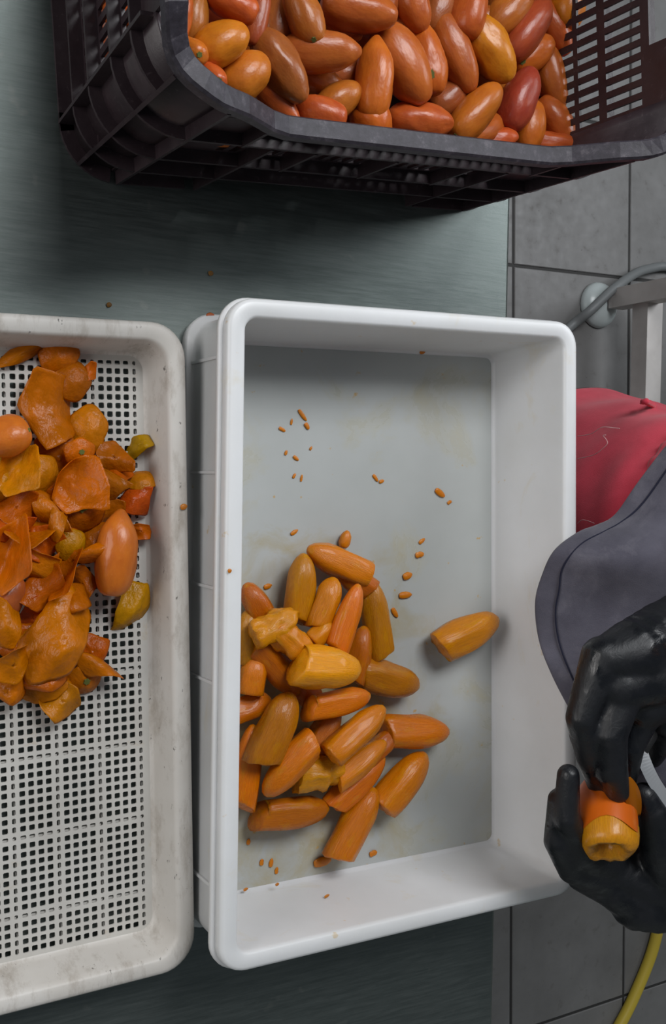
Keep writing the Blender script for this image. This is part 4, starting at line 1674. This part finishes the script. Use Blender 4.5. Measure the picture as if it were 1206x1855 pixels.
bd = pl(m.build('body', M_SKIN))
skin_remesh(bd, 0.011, 4)
m = MB()
m.sphere(zz(BX - .035, BY, .705), .098, 16, 12)
pl(m.build('hair', M_HAIR, None, True))
# shirt
m = MB()
m.chain([zz(BX + .03, BY, .14), zz(BX + .04, BY, .34), zz(BX + .02, BY, .43)], [.125, .132, .115])
for s in (-1, 1):
    m.chain([zz(BX + .03, BY + s * .07, .14), zz(BX + .03, BY + s * .08, .40)], [.10, .10])
m.chain([zz(BX + .02, BY + .13, .42), RE, RE.lerp(RW, .45)], [.075, .060, .05])
m.chain([zz(BX + .02, BY - .13, .42), LE, LE.lerp(LW, .45)], [.075, .060, .05])
sh = pl(m.build('shirt', M_SHIRT))
skin_remesh(sh, 0.012, 4)

# red trousers: lofted hips and legs with folds
m = MB()


def hip(z, cx, cy, a, b, n=72, fold=1.0):
    r = []
    for k in range(n):
        t = 2 * PI * k / n
        e = 0.82
        cxs, sns = math.cos(t), math.sin(t)
        x = cx + a * math.copysign(abs(cxs) ** e, cxs)
        y = cy + b * math.copysign(abs(sns) ** e, sns)
        nrm = Vector((cxs, sns, 0))
        w = noise.noise(Vector((x * 9 + z * 7, y * 9 - z * 14, z * 5))) * 0.012 * fold
        w += (1 - abs(noise.noise(Vector((x * 6 - z * 9, y * 6 + z * 18, 3)))) * 2.2) ** 3 * 0.006 * fold if True else 0
        p = Vector((x, y, TZ + z)) + nrm * w
        r.append(p)
    return r


zs = [.150, .146, .138, .125, .11, .095, .08, .06, .04, .02, 0, -.02, -.045, -.07, -.10, -.14]
rings = []
for z in zs:
    k = (0.150 - z) / 0.29
    rings.append(hip(z, BX + 0.005 * k, BY, 0.165 + 0.012 * math.sin(PI * min(1, k * 1.6)), 0.172 + 0.072 * k, fold=min(1, 0.25 + k * 3)))
m.loft(rings, True)
tr = pl(m.build('trousers', M_RED, None, True))
modifier(tr, 'SOLIDIFY', thickness=0.002, offset=-1)
modifier(tr, 'SUBSURF', levels=1, render_levels=1)
for s in (-1, 1):
    m = MB()
    rings = []
    for z, a, dx in ((-.125, .150, 0), (-.2, .125, 0), (-.36, .095, .01), (-.55, .08, .02), (-.74, .078, .02)):
        rings.append([zz(BX + dx + a * math.cos(2 * PI * k / 32) * 1.0, BY + s * .095 + (a * .78) * math.sin(2 * PI * k / 32), z + 0.004 * math.sin(k * 1.7)) for k in range(32)])
    m.loft(rings, True)
    g = m.build('trouser_leg', M_RED, None, True)
    pl(g)
    modifier(g, 'SOLIDIFY', thickness=0.003, offset=-1)
    modifier(g, 'SUBSURF', levels=1, render_levels=1)
# gathered waistband
m = MB()
rings = []
n = 150
for k in range(n):
    t = 2 * PI * k / n
    e = 0.82
    c_, s__ = math.cos(t), math.sin(t)
    g = 0.0022 * math.sin(k * 1.55) + 0.001 * math.sin(k * 0.7)
    base = Vector((BX + 0.166 * math.copysign(abs(c_) ** e, c_), BY + 0.190 * math.copysign(abs(s__) ** e, s__), TZ))
    nn = Vector((c_, s__, 0))
    rings.append([base + nn * (o_ + g) + Vector((0, 0, z_)) for o_, z_ in ((-.002, .112), (.007, .113), (.0095, .119), (.0085, .140), (.006, .148), (-.004, .148))])
rings.append(rings[0])
m.loft(rings, True)
pl(m.build('waistband', M_RED, None, True))
# gathered pocket hem standing off the hip
q = []
for (u, v) in ((1160, 731), (1168, 727), (1180, 733), (1193, 741), (1206, 750), (1228, 764)):
    d = fw * FPX + ri * (u - IW / 2) - up * (v - IH / 2)
    P = CAM + d * ((BY + 0.214 - CAM.y) / d.y)
    q.append(P)
qq = catmull(q, 6)
m = MB()
m.tube(qq, [(0.0034 + 0.0010 * math.sin(i * 2.1)) * min(1, 0.2 + i / 6) for i in range(len(qq))], 10)
pl(m.build('pocket_hem', M_RED, None, True))
# loose threads on the trousers
for pp_ in ([(1046, 790), (1070, 786), (1090, 774), (1110, 775), (1122, 776)], [(1046, 831), (1075, 824), (1092, 812), (1100, 803), (1097, 795), (1092, 789), (1097, 788)], [(1046, 948), (1054, 942), (1066, 944), (1076, 948)]):
    q = []
    for (u, v) in pp_:
        # land on the front of the trousers
        d = fw * FPX + ri * (u - IW / 2) - up * (v - IH / 2)
        xx = BX - 0.184
        P = CAM + d * ((xx - CAM.x) / d.x)
        q.append(P)
    m = MB()
    m.tube(catmull(q, 5), 0.0004, 6)
    pl(m.build('loose_thread', M_THREAD))

# apron: a cloth laid from the waist over the crate rim
hem = [(1250, 760, .185), (1206, 808, .160), (1152, 878, .140), (1112, 934, .128), (1078, 952, .125), (1045, 964, .123), (1003, 996, .119), (981, 1040, .108), (968, 1092, .100), (975, 1160, .098), (998, 1222, .112), (1030, 1284, .122), (1066, 1345, .126), (1110, 1400, .13), (1160, 1440, .13)]
hemc = catmull([at(u, v, h) for u, v, h in hem], 6)
nh = len(hemc)
wst = []
for k in range(nh):
    t = k / (nh - 1)
    y = 0.10 + (-0.36 - 0.10) * t
    wst.append(zz(0.836 + 0.35 * (y - BY) ** 2, y, 0.19))
NT = 22
rings = []
for i in range(NT + 1):
    t = i / NT
    row = []
    for k in range(nh):
        p = hemc[k].lerp(wst[k], t)
        s = k / (nh - 1)
        bul = math.sin(PI * t) * (0.010 + 0.020 * math.exp(-((s - 0.42) / 0.10) ** 2))
        fold = 0.006 * math.sin(s * 19 + 2.5 * t) * math.sin(PI * min(1, t * 1.2)) + 0.010 * noise.noise(Vector((p.x * 9, p.y * 9, 4.0))) * min(1, t * 6)
        row.append(p + Vector((0, 0, bul + fold)))
    rings.append(row)
m = MB()
m.loft(rings, False)
ap = pl(m.build('apron', M_APRON, None, True))
modifier(ap, 'SOLIDIFY', thickness=0.0022, offset=0)
modifier(ap, 'SUBSURF', levels=1, render_levels=1)
# hem stitching, a third of the way to the third row
st = []
for k in range(3, nh - 2):
    a, b = hemc[k], None
    tn = (hemc[min(k + 1, nh - 1)] - hemc[k - 1]).normalized()
    # walk across the cloth until 17 mm from the hem
    acc = 0
    for i in range(1, NT + 1):
        d = (rings[i][k] - rings[0][k])
        d = d - tn * d.dot(tn)
        if d.length > 0.017:
            prev = rings[i - 1][k]
            b = prev.lerp(rings[i][k], 0.5) if i > 1 else rings[i][k]
            break
    if b is not None: st.append(b + Vector((0, 0, 0.0040)))
m = MB()
for _ in range(6):
    st = [st[0]] + [(st[i - 1] + st[i] * 2 + st[i + 1]) / 4 for i in range(1, len(st) - 1)] + [st[-1]]
m.tube(catmull(st, 2), 0.0010, 6)
sto = pl(m.build('hem_stitching', M_STITCH))
# apron bib up the chest
m = MB()
rings2 = []
for i in range(10):
    z = 0.185 + 0.30 * i / 9
    hw = 0.20 - 0.08 * (i / 9)
    rings2.append([zz(0.838 + 0.35 * (hw * (k / 12 - 1)) ** 2 + 0.10 * (i / 9) ** 1.5, BY + hw * (k / 12 - 1), z) for k in range(25)])
m.loft(rings2, False)
bib = pl(m.build('apron_bib', M_APRON, None, True))
modifier(bib, 'SOLIDIFY', thickness=0.002, offset=1)

# ---- gloved hands
def px(u, v, h): return at(u, v, h)


# right hand (upper in the picture): back of the hand, bent fingers pressing on the tomato, knife held beneath
m = MB()
m.chain([px(1300, 1098, .225), px(1250, 1118, .228), px(1205, 1150, .230)], [.035, .031, .033])          # wrist and cuff
m.chain([px(1205, 1150, .230), px(1150, 1180, .232), px(1098, 1192, .228)], [.034, .032, .021])           # index side of the back
m.chain([px(1212, 1165, .228), px(1170, 1220, .230), px(1120, 1240, .228)], [.034, .034, .026])
m.chain([px(1225, 1180, .226), px(1195, 1250, .222), px(1160, 1275, .22)], [.034, .032, .026])
m.chain([px(1240, 1190, .222), px(1225, 1270, .212), px(1200, 1300, .205)], [.032, .030, .024])
m.chain([px(1090, 1190, .226), px(1052, 1300, .222), px(1066, 1370, .210), px(1082, 1418, .200)], [.0205, .0150, .0128, .0112])   # index
m.chain([px(1122, 1240, .224), px(1103, 1330, .230), px(1108, 1395, .226), px(1118, 1432, .220)], [.025, .0175, .0155, .0125])   # middle
m.chain([px(1160, 1275, .216), px(1140, 1350, .214), px(1134, 1395, .204), px(1130, 1420, .196)], [.024, .0150, .0130, .0112])   # ring
m.chain([px(1200, 1300, .202), px(1192, 1350, .190), px(1180, 1370, .175), px(1168, 1372, .166)], [.022, .0140, .0125, .0105])   # little
m.chain([px(1110, 1200, .205), px(1062, 1262, .190), px(1055, 1330, .180), px(1070, 1385, .178)], [.022, .0165, .0140, .0115])  # thumb, on the far side
rg = pl(m.build('right_glove', M_GLOVE))
skin_remesh(rg, 0.0024, 7)
rg['label'] = 'black glove pressing on the tomato'

# left hand (lower in the picture): palm up, fingers closed round the tomato from the left, thumb at its right
m = MB()
m.chain([px(1330, 1640, .188), px(1270, 1632, .184), px(1215, 1622, .182)], [.036, .032, .034])
m.chain([px(1215, 1605, .176), px(1160, 1590, .168), px(1105, 1570, .162)], [.036, .034, .026])
m.chain([px(1215, 1630, .172), px(1160, 1628, .166), px(1110, 1604, .162)], [.034, .032, .024])
m.chain([px(1190, 1645, .176), px(1150, 1640, .168)], [.026, .026])
m.chain([px(1100, 1560, .168), px(1052, 1545, .186), px(1026, 1480, .202), px(1029, 1404, .206)], [.021, .0150, .0132, .0112])   # index
m.chain([px(1096, 1590, .160), px(1036, 1575, .172), px(1008, 1524, .186), px(1012, 1448, .194)], [.021, .0150, .0132, .0112])   # middle
m.chain([px(1106, 1610, .156), px(1050, 1590, .158), px(1032, 1550, .166), px(1040, 1500, .172)], [.020, .0140, .0122, .0108])    # ring
m.chain([px(1126, 1630, .154), px(1082, 1606, .150), px(1064, 1572, .152), px(1072, 1530, .156)], [.018, .0130, .0112, .0098])    # little
m.chain([px(1215, 1590, .190), px(1190, 1530, .208), px(1180, 1470, .216), px(1166, 1440, .214)], [.028, .0185, .0160, .0130])    # thumb
lg_ = pl(m.build('left_glove', M_GLOVE))
skin_remesh(lg_, 0.0024, 7)
lg_['label'] = 'wet black glove holding the tomato'

# ---- the tomato being peeled
tc = px(1099, 1478, .205)
axis = ((px(1106, 1545, .214) - px(1096, 1400, .196))).normalized()
axis = (axis + (CAM - tc).normalized() * 0.55).normalized()
yv = (CAM - tc).normalized().cross(axis).normalized()
zv = axis.cross(yv)
R = Matrix((axis, yv, zv)).transposed().to_4x4()
held = empty('half_peeled_tomato', tuple(tc))
tag(held, 'half peeled orange tomato held between the black gloves, cut end showing', 'tomato')
prof = [(-.038, .004), (-.035, .016), (-.026, .0225), (-.012, .0258), (.004, .0262), (.016, .0258)]
m = MB()
rings = []
for x, r in prof:
    rings.append([Vector((x + (0.004 * math.sin(2 * PI * k / 28 * 3) if x > .015 else 0), r * math.cos(2 * PI * k / 28), r * math.sin(2 * PI * k / 28))) for k in range(28)])
m.loft(rings, True, True, False)
skn = m.build('skin', M_TOM, None, True)
skn.color = hexc(208, 100, 14)
m = MB()
rings = []
for x, r in ((.010, .0252), (.018, .0250), (.027, .0238), (.0325, .0210), (.0335, .0175), (.0315, .0125), (.024, .0085), (.0195, .0045), (.019, .0)):
    rings.append([Vector((x + 0.0040 * noise.noise(Vector((math.cos(2 * PI * k / 28) * 2.2, math.sin(2 * PI * k / 28) * 2.2, r * 220))), r * (1 + .05 * math.cos(3 * 2 * PI * k / 28)) * math.cos(2 * PI * k / 28), r * math.sin(2 * PI * k / 28))) for k in range(28)])
m.loft(rings, True)
fls = m.build('flesh', M_CUT, None, True)
fls.color = hexc(206, 138, 22)
for o in (skn, fls):
    o.parent = held
    o.matrix_local = R @ Matrix.Scale(1.1, 4)
# peel strip lifted by the blade
fp = catmull([px(1150, 1478, .222), px(1147, 1450, .228), px(1142, 1425, .232), px(1136, 1408, .234)], 5)
m = MB()
rw = []
for i, p in enumerate(fp):
    k = i / (len(fp) - 1)
    wv = (0.0030 + 0.0075 * math.sin(PI * min(1, .15 + k * .8))) * (1 - 0.2 * k)
    dr = (ri * 0.9 + fw * 0.45).normalized()
    rw.append([p - dr * wv, p - up * 0 + (-fw) * 0.001, p + dr * wv])
m.loft(rw, False)
fl_ = m.build('peel_strip', M_PEEL, None, True)
fl_.color = hexc(206, 122, 20)
local(fl_, held)
modifier(fl_, 'SOLIDIFY', thickness=0.0009, offset=0)

# ---- knife
kn = empty('paring_knife', tuple(px(1180, 1400, .215)))
tag(kn, 'small paring knife with a curved pale blade under the right glove', 'knife')
edge = [(1150, 1362), (1160, 1392), (1176, 1424), (1196, 1452), (1214, 1470)]
back = [(1172, 1358), (1180, 1380), (1190, 1402), (1203, 1424), (1218, 1444)]
m = MB()
ea = catmull([px(u, v, .214 + .004 * i) for i, (u, v) in enumerate(edge)], 5)
ba = catmull([px(u, v, .217 + .004 * i) for i, (u, v) in enumerate(back)], 5)
thn = (CAM - ea[0]).normalized() * 0.0007
rw = []
for a, b in zip(ea, ba):
    rw.append([a, b + thn, b - thn])
m.loft(rw, True, True, True)
local(m.build('blade', M_BLADE, None, False), kn)
m = MB()
m.tube([px(1160, 1360, .213), px(1172, 1335, .207), px(1190, 1290, .198), px(1206, 1262, .192)], [.007, .009, .010, .008], 12)
local(m.build('handle', M_HANDLE, None, True), kn)
